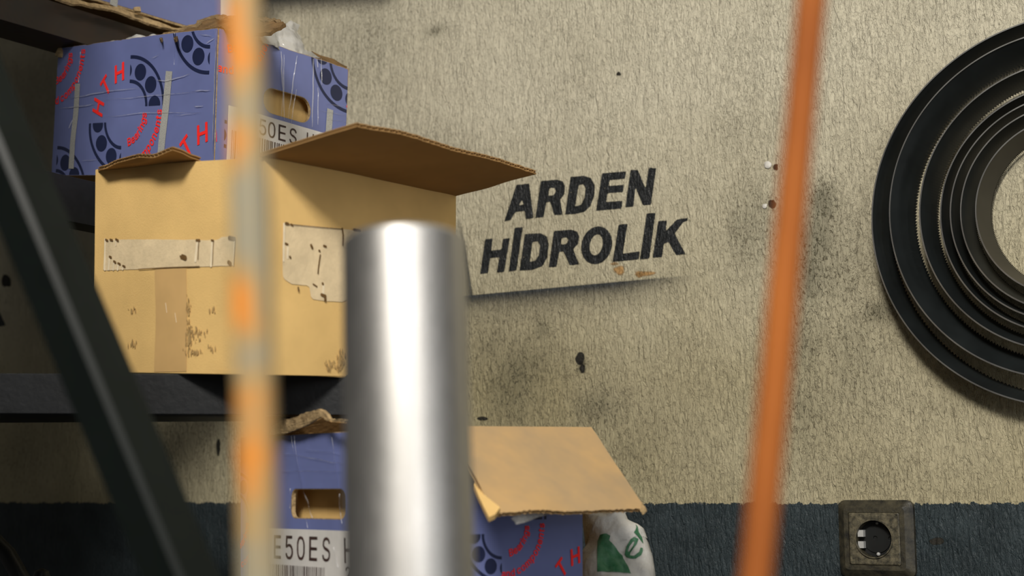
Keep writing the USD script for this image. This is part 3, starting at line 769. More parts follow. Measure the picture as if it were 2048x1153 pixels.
def label_text(parent, F, items, h, wid, off):
    gs = []
    for ch, uv in items:
        g = glyph(ch, False); x0, y0, x1, y1 = g.bounds
        g = affinity.translate(g, -(x0 + x1) / 2, -(y0 + y1) / 2)
        g = affinity.scale(g, wid / max(x1 - x0, 0.45), h / (y1 - y0), origin=(0, 0))
        put(parent, 'character', F.decal(affinity.translate(g, *uv), off, 0.02), M_INK)

def barcode(F, u0, u1, v0, v1, seed):
    r = random.Random(seed); x = u0; out = []
    while x < u1:
        w_ = r.choice([0.0006, 0.0006, 0.0012, 0.0019]); out.append(sbox(x, v0, min(x + w_, u1), v1)); x += w_ + r.choice([0.0007, 0.0012, 0.0017])
    return MultiPolygon(out)

def film_glints(parent, F, lines, name='film_crease_glint', w=0.0012):
    for pix, wd in lines:
        q = np.array([F.inv(*p) for p in pix])
        t = np.linspace(0, 1, 14)
        k = np.linspace(0, 1, len(q))
        uv = np.column_stack([np.interp(t, k, q[:, 0]), np.interp(t, k, q[:, 1])])
        uv += (meshkit.noise(np.column_stack([uv * 120, np.zeros(14)]))[:, None] - 0.5) * 0.0012
        ww = 0.6 * wd * np.sin(np.clip(t, 0.02, 0.98) * math.pi) ** 0.6
        v, f = ribbon(F, uv, ww)
        up = 0.0016 + 0.0006 * np.r_[np.ones(14), np.zeros(14)]
        m = trimesh.Trimesh(F(v[:, 0], v[:, 1], up), f, process=False)
        if np.dot(m.face_normals.sum(0), F.n) < 0:
            m.invert()
        put(parent, name, m, M_CREASE_GLINT)

def carton_faces(A, B, Lt, Lb, Rt, Rb, bulge=0.003, seed=0):
    """A/B top and bottom of the nearest edge; L, R the far edges of the left and right faces"""
    Kt, Kb = Lt + Rt - A, Lb + Rb - B
    return {'left': Face(Lb, B, A, Lt, bulge, seed=seed), 'right': Face(B, Rb, Rt, A, bulge, seed=seed + 3),
            'back_right': Face(Rb, Kb, Kt, Rt, bulge, seed=seed + 5), 'back_left': Face(Kb, Lb, Lt, Kt, bulge, seed=seed + 7), 'floor': Face(Lb, Kb, Rb, B, 0.0, seed=seed + 8)}

# ------------------------------------------------------------------ wrapped blue carton (second shelf level)
A, B = P(437, 56, 1.50), P(427.5, 350, 1.50)
Lt, Lb = P(117, 97, 1.69), P(103, 352, 1.69)
Rt, Rb = P(697, 138, 1.64), P(686, 420, 1.64)
F2 = carton_faces(A, B, Lt, Lb, Rt, Rb, seed=11)
FL, FR = F2['left'], F2['right']
BOX2 = thing('bearing_carton', (B[0], B[1], B[2]), 'shrink-wrapped blue carton with torn top just above the tan carton', 'carton')
top_ragL = ragged(sbox(0, FL.h * 0.5, FL.w, FL.h), 0.0012, 0.004, 3).union(sbox(0, 0, FL.w, FL.h * 0.8)).intersection(FL.rect())
hole_c0, hole_c1 = FR.inv(527, 198), FR.inv(620, 224)
hcen = (hole_c0 + hole_c1) / 2
hw = np.linalg.norm(hole_c1 - hole_c0); hh = abs(FR.inv(573, 184)[1] - FR.inv(573, 234)[1])
hole2 = stadium(hcen, hw, hh, hh * 0.46)
gR = ragged(sbox(0, FR.h * 0.5, FR.w, FR.h), 0.0010, 0.004, 5).union(sbox(0, 0, FR.w, FR.h * 0.85)).intersection(FR.rect()).difference(hole2)
pL = put(BOX2, 'side_panel', FL.sheet(top_ragL), M_EDGE)
pR = put(BOX2, 'side_panel', FR.sheet(gR), M_EDGE)
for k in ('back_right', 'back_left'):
    put(BOX2, 'side_panel', F2[k].sheet(F2[k].rect(), edge=0.03), M_BROWN_SHADED)
put(BOX2, 'base_panel', F2['floor'].sheet(F2['floor'].rect(), edge=0.05), M_BROWN_SHADED)
put(pL, 'printed_skin', FL.decal(top_ragL.buffer(-0.0004), 0.0004), M_BLUE, smooth=True)
put(pR, 'printed_skin', FR.decal(gR.buffer(-0.0006), 0.0004), M_BLUE, smooth=True)
# logos in a continuous pattern around the corner
lc = FL.inv(251, 229)
ru = FL.inv(251 + 71, 229)[0] - lc[0]; rv = FL.inv(251, 229 - 103)[1] - lc[1]
def logos(face, centres, ru, rv, clip, parent, off=0.0008, plain=()):
    for ci, c in enumerate(centres):
        a, b, sm = logo(c[0], c[1], ru, rv)
        if ci in plain:
            b, sm = [], (sm if plain[ci] else [])
        for g in a:
            g = g.intersection(clip)
            for q in polys(g):
                put(parent, 'bearing_print', face.decal(q, off), M_NAVY)
        for g in b + sm:
            g = g.intersection(clip)
            if polys(g):
                put(parent, 'red_letter', face.decal(g, off + 0.0002), M_RED)
topL = top_ragL.buffer(-0.001)
cL = [lc, FL.inv(1190 / 2.844, 1020 / 2.844), FL.inv(1228 / 2.844, 67 / 2.844), FL.inv(310 / 2.844, 318 / 2.844), FL.inv(296 / 2.844, 1150 / 2.844)]
logos(FL, cL, ru, rv, topL.intersection(sbox(0, 0, FL.w - 0.004, FL.h)), pL, plain={2: False})
ruR = ru * 0.9
cR = [FR.inv(1195 / 2.844 + 15, 1010 / 2.844), FR.inv(447, 40), FR.inv(704, 118)]
labL, labR, = FR.inv(456, 213), FR.inv(652, 266)
lab_top = (labL[1] + labR[1]) / 2
lab2 = sbox(labL[0], 0.012, labR[0], lab_top)
logos(FR, cR, ruR, rv * 0.95, gR.buffer(-0.001).difference(lab2.buffer(0.001)), pR)
LB2 = put(BOX2, 'label', FR.decal(lab2, 0.0009), M_WHITE, label='white paper label with part number and barcode')
cz = [FR.inv(x, y) for x, y in ((500, 246), (524, 254), (542, 262), (563, 267), (585, 272), (619, 284), (640, 290))]
tv = np.mean([q[1] for q in cz])
label_text(LB2, FR, list(zip('E50ESHE', [(q[0], tv) for q in cz])), 0.0185, 0.0105, 0.0012)
put(LB2, 'barcode', FR.decal(barcode(FR, FR.inv(462, 290)[0], FR.inv(640, 300)[0], 0.018, tv - 0.013, 3), 0.0012, 0.03), M_INK)
def strap(F, p0, p1, wpx, parent):
    a, b = F.inv(*p0), F.inv(*p1)
    wu = abs(F.inv(p0[0] + wpx, p0[1])[0] - a[0])
    put(parent, 'strap', F.decal(LineString([a, b]).buffer(wu / 2, cap_style=2), 0.0013), M_STRAP, label='grey woven strapping band')
strap(FL, (157, 168), (144, 338), 10, BOX2)
strap(FL, (340, 143), (322, 322), 13, BOX2)
strap(FR, (659, 219), (655, 275), 12, BOX2)
liner = FR.sheet(stadium(hcen, hw * 1.7, hh * 2.2, 0.004).intersection(FR.rect().buffer(-0.006)), t=0.002, off=-0.016)
put(BOX2, 'inner_liner', liner, M_TAN, label='tan board seen through the hand hole')
film_glints(BOX2, FL, [([(130, 200), (200, 186), (290, 176)], 0.002), ([(122, 218), (160, 214), (195, 208)], 0.0022), ([(215, 201), (300, 193), (420, 182)], 0.0014), ([(210, 236), (290, 226), (400, 226)], 0.0016), ([(310, 160), (335, 164), (385, 148)], 0.0022), ([(390, 214), (410, 213)], 0.0020), ([(392, 182), (425, 182)], 0.0022), ([(350, 232), (405, 226)], 0.0012), ([(140, 258), (148, 240)], 0.0020), ([(165, 322), (200, 320)], 0.0014), ([(352, 66), (351, 130)], 0.0012), ([(163, 105), (160, 165)], 0.0010), ([(400, 70), (430, 74)], 0.0016), ([(415, 88), (432, 76)], 0.0014), ([(305, 118), (322, 110)], 0.0010)])
film_glints(BOX2, FR, [([(560, 104), (563, 160), (567, 240)], 0.0030), ([(566, 110), (566, 170), (560, 240)], 0.0014), ([(592, 112), (583, 170), (574, 240)], 0.0018), ([(590, 180), (580, 250)], 0.0014), ([(625, 118), (624, 180), (622, 255)], 0.0026), ([(634, 175), (634, 250)], 0.0016), ([(640, 118), (642, 170)], 0.0014), ([(632, 118), (634, 135)], 0.0022), ([(650, 208), (690, 215)], 0.0010), ([(640, 222), (690, 232)], 0.0010), ([(652, 240), (690, 244)], 0.0010)])
film_glints(BOX2, FL, [([(436, 62), (431, 190), (428, 315)], 0.004)], name='corner_crease_glint')
# torn top flaps, folded inwards/upwards
put(BOX2, 'torn_flap', psheet([(318, 79), (330, 66), (350, 66), (368, 58), (392, 52), (402, 41), (425, 36), (452, 36), (500, 40), (562, 44), (572, 50), (540, 66), (500, 70), (470, 66), (438, 58), (400, 66), (360, 70), (352, 84), (346, 74)], [(318, 79, 1.575), (440, 60, 1.515), (500, 30, 1.60)], 0.0035, rag=0.0014, wrinkle=0.003, seed=4), M_SHADED_INNER, label='torn brown flap with inside shade painted in')
put(BOX2, 'torn_edge', psheet([(318, 77), (330, 66), (350, 64), (368, 56), (392, 50), (402, 40), (425, 34), (452, 33), (500, 37), (562, 41), (562, 47), (500, 43), (452, 40), (428, 41), (408, 48), (395, 58), (370, 62), (350, 71), (335, 73), (322, 83)], [(318, 79, 1.570), (440, 60, 1.510), (500, 30, 1.595)], 0.0038, rag=0.0016, wrinkle=0.003, seed=4), M_MIDEDGE, label='ragged edge of the torn flap')
put(BOX2, 'torn_flap', psheet([(345, 68), (356, 66), (360, 78), (356, 90), (350, 84)], [(345, 68, 1.55), (360, 78, 1.545), (356, 95, 1.548)], 0.003, rag=0.0008, wrinkle=0.002, seed=6, edge=0.004), M_EDGE)
put(BOX2, 'torn_flap', psheet([(112, 112), (118, 96), (140, 98), (158, 106), (165, 104), (161, 118), (156, 108), (130, 104), (124, 116)], [(112, 112, 1.69), (165, 104, 1.665), (140, 80, 1.68)], 0.003, rag=0.0008, wrinkle=0.002, seed=8, edge=0.004), M_EDGE)
put(BOX2, 'torn_flap', psheet([(622, 104), (640, 113), (668, 121), (694, 136), (690, 140), (655, 128), (628, 116)], [(622, 108, 1.62), (694, 138, 1.66), (650, 100, 1.67)], 0.003, rag=0.001, wrinkle=0.001, seed=9), M_SHADED_INNER)
put(BOX2, 'plastic_liner', psheet([(155, 104), (175, 91), (212, 88), (235, 82), (262, 70), (322, 68), (330, 82), (240, 104), (170, 116)], [(155, 106, 1.675), (330, 78, 1.58), (240, 60, 1.66)], 0.0008, edge=0.005, wrinkle=0.006, wscale=70, seed=14), M_BAG, smooth=True, label='milky plastic film at the left top edge')
put(BOX2, 'plastic_liner', psheet([(505, 60), (540, 53), (562, 55), (585, 38), (604, 47), (598, 60), (606, 82), (604, 102), (620, 104), (640, 116), (600, 112), (560, 102), (520, 90)], [(520, 88, 1.535), (640, 116, 1.62), (585, 40, 1.60)], 0.0008, edge=0.004, wrinkle=0.008, wscale=48, seed=21), M_BAG, smooth=True, label='crumpled milky plastic sticking out of the top')

# ------------------------------------------------------------------ upper blue carton at the top edge
UA, UB = P(506, -140, 1.85), P(506, 95, 1.85)
UL_t, UL_b = P(52, -300, 1.60), P(52, -38, 1.60)
FU = Face(UL_b, UB, UA, UL_t, 0.002, seed=31)
inw = unit(np.array([-FU.n[0], -FU.n[1], 0])) * 0.13
FUb = Face(UB + inw, UL_b + inw, UL_t + inw, UA + inw, 0.0, seed=33)
FUl = Face(UL_b + inw, UL_b, UL_t, UL_t + inw, 0.0, seed=35)
FUr = Face(UB, UB + inw, UA + inw, UA, 0.0, seed=37)
FUf = Face(UL_b + inw, UB + inw, UB, UL_b, 0.0, seed=38)
BOX1 = thing('bearing_carton', UL_b, 'blue carton with ragged bottom edge on the topmost beam, cut off by the top', 'carton')
gU = ragged(FU.rect(), 0.001, 0.005, 41)
pU = put(BOX1, 'side_panel', FU.sheet(gU), M_EDGE)
for f_ in (FUb, FUl, FUr):
    put(BOX1, 'side_panel', f_.sheet(f_.rect(), edge=0.03), M_BROWN_SHADED)
put(BOX1, 'base_panel', FUf.sheet(ragged(FUf.rect(), 0.002, 0.005, 43), edge=0.02), M_BROWN_SHADED)
put(pU, 'printed_skin', FU.decal(gU.buffer(-0.0008).intersection(sbox(0, 0.003, FU.w, FU.h)), 0.0004), M_BLUE, smooth=True)
cU = [FU.inv(350, -108)]
logos(FU, cU, 0.060, 0.062, gU.buffer(-0.002), pU)
u_l = FU.inv(441, 30)[0]
put(BOX1, 'label', FU.decal(sbox(u_l, 0.012, FU.w - 0.002, 0.07), 0.0009), M_WHITE, label='white paper label')
strap(FU, (232, -60), (226, 12), 15, BOX1)
put(BOX1, 'torn_flap', psheet([(110, -2), (150, 2), (190, 8), (230, 14), (262, 26), (300, 40), (345, 56), (372, 58), (345, 62), (300, 50), (262, 36), (225, 22), (180, 14), (140, 8)], [(110, 2, 1.615), (370, 58, 1.745), (230, 40, 1.665)], 0.003, rag=0.0020, wrinkle=0.0015, seed=45), M_EDGE, label='ragged torn bottom edge')
put(BOX1, 'torn_flap', psheet([(266, 16), (280, 15), (281, 24), (268, 23)], [(266, 16, 1.683), (280, 15, 1.69), (270, 26, 1.68)], 0.003, rag=0.0008, seed=46, edge=0.004), M_EDGE)

# ------------------------------------------------------------------ tan carton
A, B = P(530, 314, 1.15), P(522, 750, 1.15)
Lt, Lb = P(191, 340, 1.302), P(187, 744, 1.302)
Rt, Rb = P(912, 391, 1.326), P(910, 757, 1.326)
F3 = carton_faces(A, B, Lt, Lb, Rt, Rb, bulge=0.003, seed=51)
TL, TR = F3['left'], F3['right']
TAN = thing('tan_carton', B, 'open plain tan cardboard carton with raised flap overhanging the middle shelf', 'carton')
tl = put(TAN, 'side_panel', TL.sheet(TL.rect(), edge=0.01), M_TAN, smooth=30)
tr = put(TAN, 'side_panel', TR.sheet(TR.rect(), edge=0.01), M_TAN, smooth=30)
for k in ('back_right', 'back_left'):
    put(TAN, 'side_panel', F3[k].sheet(F3[k].rect(), edge=0.03), M_TAN)
put(TAN, 'base_panel', F3['floor'].sheet(F3['floor'].rect(), edge=0.05), M_TAN)
# rounded front corner strip
def cpoly(F, pts):
    return Polygon([tuple(F.inv(*p)) for p in pts])
z2 = lambda pts: [(180 + x / 3.531, 440 + y / 3.531) for x, y in pts]
patchL = ragged(cpoly(TL, z2([(105, 138), (910, 143), (920, 122), (1026, 120), (1018, 325), (660, 336), (350, 348), (95, 358)])), 0.0006, 0.004, 61)
patchR = ragged(cpoly(TR, z2([(1362, 24), (1780, 66), (2040, 90), (2040, 420), (1780, 582), (1660, 575), (1560, 560), (1545, 465), (1420, 455), (1360, 415), (1355, 300)])), 0.0006, 0.004, 63)
put(TAN, 'torn_patch', TL.decal(patchL, 0.0005), M_TORN, label='pale rectangle where a label was torn off')
put(TAN, 'torn_patch', TR.decal(patchR, 0.0005), M_TORN, label='pale rectangle where a label was torn off')
put(TAN, 'tape', TL.decal(cpoly(TL, z2([(460, 345), (682, 338), (684, 1072), (456, 1075)])), 0.0004), M_TAPE, label='vertical strip of brown tape')
def marks(F, lst, name, m, off, wd):
    for (pix, w_) in lst:
        q = np.array([F.inv(*p) for p in z2(pix)])
        put(TAN, name, F.decal(LineString(q).buffer(w_ / 2), off), m)
marks(TL, [([(113, 140), (110, 352)], 0.0022), ([(143, 262), (138, 350)], 0.0022), ([(175, 298), (170, 352)], 0.0022), ([(207, 310), (200, 352)], 0.0022), ([(240, 328), (236, 350)], 0.002), ([(765, 145), (750, 290)], 0.0028), ([(868, 145), (860, 326)], 0.0024), ([(190, 140), (188, 180)], 0.0018), ([(1022, 130), (1014, 322)], 0.0014), ([(540, 590), (548, 655)], 0.0008), ([(606, 660), (616, 725)], 0.0007)], 'exposed_flute', M_FLUTE, 0.0009, 1)
marks(TR, [([(1366, 30), (1362, 290)], 0.002), ([(1392, 190), (1390, 270)], 0.002), ([(1645, 460), (1640, 525)], 0.0026)], 'exposed_flute', M_FLUTE, 0.0009, 1)
marks(TL, [([(118, 141), (132, 148)], 0.0020), ([(150, 141), (166, 146)], 0.0020), ([(190, 139), (206, 148)], 0.0022), ([(145, 262), (157, 266)], 0.0022), ([(176, 294), (188, 302)], 0.0022), ([(205, 308), (220, 314)], 0.0020), ([(240, 326), (254, 332)], 0.0020), ([(660, 262), (680, 270)], 0.0045), ([(645, 258), (650, 272)], 0.0015), ([(760, 146), (780, 146)], 0.0024), ([(866, 146), (878, 148)], 0.0020), ([(990, 128), (1024, 136)], 0.0035), ([(985, 300), (996, 310)], 0.0034), ([(350, 350), (600, 336), (780, 330)], 0.0007), ([(775, 160), (770, 280)], 0.0008), ([(880, 150), (872, 320)], 0.0006), ([(1030, 140), (1020, 318)], 0.0008)], 'scuff', M_SCUFF, 0.0012, 1)
marks(TR, [([(1378, 26), (1392, 30)], 0.0024), ([(1415, 34), (1424, 40)], 0.0018), ([(1375, 168), (1390, 176)], 0.0018), ([(1405, 262), (1410, 268)], 0.0018), ([(1555, 180), (1564, 200)], 0.0022), ([(1645, 184), (1660, 190)], 0.0018), ([(1612, 218), (1616, 222)], 0.0018), ([(1620, 250), (1608, 330), (1604, 380)], 0.0013), ([(1465, 480), (1468, 504)], 0.0016), ([(1570, 455), (1596, 472)], 0.0012), ([(1630, 530), (1655, 540), (1656, 570)], 0.0026), ([(1636, 450), (1640, 456)], 0.002), ([(1776, 62), (1782, 110), (1778, 180)], 0.0014), ([(1860, 70), (1900, 76)], 0.0022), ([(1370, 30), (1780, 68)], 0.0006)], 'scuff', M_SCUFF, 0.0012, 1)
rs = random.Random(5)
def smudge(F, cx, cy, rx, ry, nn, name='smudge'):
    gs = []
    for _ in range(nn):
        x, y = rs.gauss(cx, rx * 0.5), rs.gauss(cy, ry * 0.5)
        q = F.inv(*z2([(x, y)])[0])
        gs.append(affinity.translate(affinity.scale(Point(0, 0).buffer(1, 5), rs.uniform(0.0003, 0.0008), rs.uniform(0.0004, 0.0026)), *q))
    put(TAN, name, F.decal(unary_union(gs), 0.0010, 0.05), M_SCUFF2, kind=None)
M_SCUFF2 = mat('faint_scuff', (0.40, 0.265, 0.11), 0.8, spec=0.1, var=0.25, vscale=300)
smudge(TL, 700, 640, 16, 70, 26); smudge(TL, 745, 800, 70, 60, 40); smudge(TL, 705, 850, 20, 110, 46); smudge(TL, 750, 930, 60, 30, 26); smudge(TL, 310, 880, 40, 30, 16); smudge(TL, 310, 640, 26, 26, 9); smudge(TL, 870, 645, 26, 20, 8); smudge(TL, 860, 920, 30, 30, 9)
smudge(TR, 1760, 1000, 30, 70, 50); smudge(TR, 1690, 1030, 40, 50, 26)
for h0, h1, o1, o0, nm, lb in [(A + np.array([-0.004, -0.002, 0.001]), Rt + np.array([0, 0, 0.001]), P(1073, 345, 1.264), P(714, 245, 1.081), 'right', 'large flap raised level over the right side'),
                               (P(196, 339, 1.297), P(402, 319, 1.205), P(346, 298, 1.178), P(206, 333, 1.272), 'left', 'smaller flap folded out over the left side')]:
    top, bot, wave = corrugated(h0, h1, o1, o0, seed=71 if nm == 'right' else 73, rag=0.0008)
    fp = put(TAN, 'flap', trimesh.util.concatenate([top, bot]), M_BROWN_SHADED, smooth=40, label=lb)  # same board as the carton, coloured darker for the shaded underside
    put(fp, 'corrugation', wave, M_BROWN_SHADED, smooth=40)

# ------------------------------------------------------------------ lowest blue carton
A, B = P(769, 860, 1.12), P(769, 1310, 1.12)
Lt, Lb = P(481, 876, 1.294), P(481, 1268, 1.294)
Rt, Rb = P(1165, 868, 1.257), P(1165, 1270, 1.257)
for q in (B, Lb, Rb):
    q[2] = LOWZ + 0.001
F4 = carton_faces(A, B, Lt, Lb, Rt, Rb, bulge=0.003, seed=81)
BL_, BR_ = F4['left'], F4['right']
BOX3 = thing('bearing_carton', B, 'lowest blue carton with a drooping brown flap, beside the white sack', 'carton')
h4a, h4b = BL_.inv(584, 1009), BL_.inv(690, 1008)
hc = (h4a + h4b) / 2; hw4 = h4b[0] - h4a[0]; hh4 = BL_.inv(636, 980)[1] - BL_.inv(636, 1038)[1]
hole4 = stadium(hc, hw4, hh4, hh4 * 0.28)
gL4 = BL_.rect().difference(hole4); gR4 = BR_.rect()
p4L = put(BOX3, 'side_panel', BL_.sheet(gL4), M_EDGE)
p4R = put(BOX3, 'side_panel', BR_.sheet(gR4), M_EDGE)
for k in ('back_right', 'back_left'):
    put(BOX3, 'side_panel', F4[k].sheet(F4[k].rect(), edge=0.03), M_BROWN_SHADED)
put(BOX3, 'base_panel', F4['floor'].sheet(F4['floor'].rect(), edge=0.05), M_BROWN_SHADED)
put(p4L, 'printed_skin', BL_.decal(gL4.buffer(-0.0006), 0.0004), M_BLUE, smooth=True)
put(p4R, 'printed_skin', BR_.decal(gR4.buffer(-0.0004), 0.0004), M_BLUE, smooth=True)
lt4 = BL_.inv(620, 1060)[1]
l0 = BL_.inv(500, 1070)[0]
lab4 = sbox(l0, max(lt4 - 0.055, 0.006), BL_.w - 0.006, lt4)
# logos on the right face: measured centre of the visible logo (Bearings arc)
z7 = lambda x, y: (930 + x / 3.683, 840 + y / 3.683)
lcR = BR_.inv(*z7(295, 790))
e1, e2 = BR_.inv(*z7(545, 790)), BR_.inv(*z7(295, 1090))
ru4, rv4 = (e1[0] - lcR[0]) * 1.10, (lcR[1] - e2[1]) * 1.20
logos(BR_, [lcR, lcR + np.array([2.15 * ru4, -1.48 * rv4]), lcR + np.array([-2.15 * ru4, 1.45 * rv4]), lcR + np.array([-2.1 * ru4, -1.48 * rv4])], ru4, rv4, gR4.buffer(-0.001), p4R, plain={0: True})
logos(BL_, [(BL_.w - 0.005, 0.11), (0.02, 0.0), (-0.01, 0.1)], ru4, rv4, gL4.buffer(-0.001).difference(lab4.buffer(0.001)).intersection(sbox(0, 0, BL_.inv(520, 1000)[0], BL_.h)), p4L)
LB4 = put(BOX3, 'label', BL_.decal(lab4, 0.0009), M_WHITE, label='white paper label with part number and barcode')
cz = [BL_.inv(x, y) for x, y in ((558, 1103), (581, 1102), (604, 1100), (629, 1098), (655, 1097), (698, 1095), (724, 1094))]
tv4 = np.mean([q[1] for q in cz]); th4 = BL_.inv(604, 1076)[1] - BL_.inv(604, 1124)[1]
label_text(LB4, BL_, list(zip('E50ESHE', [(q[0], tv4) for q in cz])), th4, (BL_.inv(612, 1100)[0] - BL_.inv(596, 1100)[0]), 0.0012)
put(LB4, 'barcode', BL_.decal(barcode(BL_, BL_.inv(540, 1140)[0], BL_.inv(652, 1140)[0], max(lt4 - 0.05, 0.008), BL_.inv(604, 1133)[1], 8), 0.0012, 0.03), M_INK)
label_text(LB4, BL_, [('2', BL_.inv(697, 1148))], th4 * 0.55, 0.006, 0.0012)
put(BOX3, 'inner_liner', BL_.sheet(stadium(hc, hw4 * 1.5, hh4 * 2.0, 0.004), t=0.002, off=-0.018), M_TAN, label='tan board seen through the hand hole')
z6 = lambda pts: [(540 + x / 3.361, 810 + y / 3.361) for x, y in pts]
film_glints(BOX3, BL_, [(z6(p), w_) for p, w_ in [([(155, 215), (190, 400), (245, 700), (265, 830)], 0.0018), ([(175, 215), (200, 400), (250, 640), (300, 760)], 0.0014), ([(430, 215), (450, 400), (475, 640), (495, 800)], 0.0014), ([(240, 590), (262, 640), (275, 690)], 0.0040), ([(100, 330), (260, 350), (420, 385), (500, 390)], 0.0016), ([(90, 445), (260, 448), (500, 445)], 0.0012), ([(250, 300), (480, 330)], 0.0009), ([(150, 560), (145, 700)], 0.0014), ([(480, 600), (487, 740)], 0.0014), ([(440, 960), (470, 1090)], 0.0009)]])
# drooping flap on the right face, small torn flap on the left face
o1, o0 = P(1290, 1019, 1.198), P(985, 1030, 1.088)
h1, h0 = P(1181, 858, 1.262), P(900, 856, 1.162)
top, bot, wave = corrugated(h0, h1, o1, o0, seed=91, rag=0.001)
fp = put(BOX3, 'flap', trimesh.util.concatenate([top, bot]), M_DULL, smooth=40, label='wide brown flap drooping over the right side')
put(fp, 'corrugation', wave, M_BROWN_SHADED, smooth=40)
put(fp, 'torn_corner', psheet([(1268, 1016), (1284, 1006), (1293, 1020), (1284, 1028), (1278, 1021)], [(1268, 1016, 1.205), (1293, 1021, 1.19), (1280, 1002, 1.21)], 0.003, rag=0.0006, seed=93, edge=0.004), M_EDGE)
put(fp, 'bent_corner', psheet([(952, 962), (972, 998), (1000, 1020), (990, 1034), (978, 1040), (958, 1000), (948, 975)], [(955, 965, 1.125), (1000, 1022, 1.085), (975, 1038, 1.072)], 0.004, wrinkle=0.001, seed=95), M_TAN)
put(BOX3, 'plastic_liner', psheet([(1028, 1034), (1045, 1022), (1085, 1020), (1120, 1016), (1110, 1026), (1075, 1036), (1050, 1046), (1036, 1048)], [(1028, 1036, 1.110), (1120, 1018, 1.165), (1050, 1048, 1.118)], 0.0008, edge=0.004, wrinkle=0.004, wscale=90, seed=97), M_BAG, smooth=True, label='milky plastic under the flap edge')
put(BOX3, 'torn_flap', psheet(z6([(20, 150), (80, 105), (150, 95), (230, 60), (330, 30), (385, 60), (410, 95), (520, 100), (520, 118), (400, 110), (360, 78), (250, 140), (130, 190), (20, 200)]), [(545, 868, 1.235), (640, 824, 1.16), (700, 840, 1.12)], 0.0032, rag=0.0010, wrinkle=0.002, seed=99), M_EDGE, label='ragged folded top flap')
put(BOX3, 'torn_flap', psheet(z6([(20, 196), (140, 180), (250, 138), (362, 80), (420, 108), (520, 116), (520, 185), (420, 195), (300, 203), (100, 206), (20, 206)]), [(545, 870, 1.262), (640, 836, 1.20), (700, 862, 1.19)], 0.003, seed=101, wrinkle=0.001), M_BROWN_SHADED, label='brown inner flap')

# ------------------------------------------------------------------ woven sack beside it
sil = [(1163, 1022), (1185, 1026), (1202, 1022), (1214, 1016), (1245, 1016), (1254, 1034), (1258, 1048), (1276, 1056), (1289, 1066), (1297, 1086), (1306, 1116), (1311, 1150), (1313, 1215), (1302, 1268), (1170, 1268), (1152, 1210), (1150, 1136), (1160, 1112), (1171, 1095), (1167, 1060)]
pa, pb, pc = P(1150, 1020, 1.335), P(1300, 1020, 1.335), P(1230, 1290, 1.29)
nn = unit(np.cross(pb - pa, pc - pa)); nn = nn if np.dot(nn, CAM - pa) > 0 else -nn
sx = unit(pb - pa); sy = np.cross(nn, sx)
def to_plane(px, py):
    d = ray(px, py); q = CAM + d * (np.dot(pa - CAM, nn) / np.dot(d, nn)) - pa
    return np.array([np.dot(q, sx), np.dot(q, sy)])
sg = Polygon([to_plane(*q) for q in sil]).buffer(0.003).buffer(-0.003)
def sack_h(X, Y):
    p = shapely.points(X, Y)
    d = np.where(shapely.contains(sg, p), shapely.distance(p, sg.boundary), 0)
    D = 0.028
    t = np.clip(d / D, 0, 1)
    base = 0.040 * np.sqrt(1 - (1 - t) ** 2)
    wr = (meshkit.fbm(np.column_stack([X * 38, Y * 22, X * 0]), 4, 5) - 0.5) * 0.030 * np.sqrt(t)
    q1, q2 = to_plane(1172, 1046), to_plane(1215, 1030)
    # the fold under the tied neck
    dl = shapely.distance(p, LineString([to_plane(1166, 1050), to_plane(1195, 1040), to_plane(1212, 1026)]))
    fold = -0.016 * np.exp(-(dl / 0.006) ** 2) * np.sqrt(t)
    dl2 = shapely.distance(p, LineString([to_plane(1150, 1140), to_plane(1168, 1118), to_plane(1180, 1096)]))
    fold2 = -0.012 * np.exp(-(dl2 / 0.006) ** 2) * np.sqrt(t)
    return base + wr + fold + fold2
v0, f0 = flat(sg)
v0, f0 = subdiv(np.column_stack([v0, np.zeros(len(v0))]), f0, 0.0045)
hgt = np.maximum(sack_h(v0[:, 0], v0[:, 1]), 0)
e3 = lambda v, h: pa + v[:, :1] * sx + v[:, 1:2] * sy + np.asarray(h)[:, None] * nn
mm = trimesh.Trimesh(np.vstack([e3(v0, hgt), e3(v0, -0.5 * hgt)]), np.vstack([f0, f0[:, ::-1] + len(v0)]), process=False)
mm.merge_vertices(); mm.fix_normals()
SACK = thing('white_sack', e3(np.array([[*to_plane(1230, 1292), 0]]), [0.0])[0], 'knotted white woven plastic sack with green print beside the lowest blue carton', 'sack')
put(SACK, 'body', mm, M_SACK, smooth=True)
z8 = lambda pts: [to_plane(1150 + x / 7.533, 1000 + y / 7.533) for x, y in pts]
def sack_decal(name, g):
    v, f = flat(g); v, f = subdiv(np.column_stack([v, np.zeros(len(v))]), f, 0.003)
    m = trimesh.Trimesh(e3(v, np.maximum(sack_h(v[:, 0], v[:, 1]), 0) + 0.0008), f, process=False)
    if np.dot(m.face_normals.sum(0), nn) < 0:
        m.invert()
    put(SACK, name, m, M_GREEN, smooth=True)
sack_decal('green_print', Polygon(z8([(300, 1300), (305, 900), (315, 780), (350, 695), (440, 695), (500, 740), (480, 800), (560, 880), (640, 960), (680, 1000), (690, 1050), (740, 1153), (800, 1300)])))
sack_decal('green_print', Polygon(z8([(880, 515), (915, 560), (925, 640), (980, 710), (1000, 800), (940, 745), (850, 672), (875, 630), (890, 570)])))
sack_decal('green_print', Polygon(z8([(715, 985), (740, 870), (800, 770), (850, 740), (920, 755), (890, 840), (800, 965), (790, 1010), (860, 1012), (930, 950), (955, 870), (988, 872), (985, 930), (960, 990), (880, 1052), (790, 1062), (735, 1030)]), [z8([(760, 940), (790, 860), (840, 800), (860, 800), (840, 860), (785, 945)])]).buffer(0))
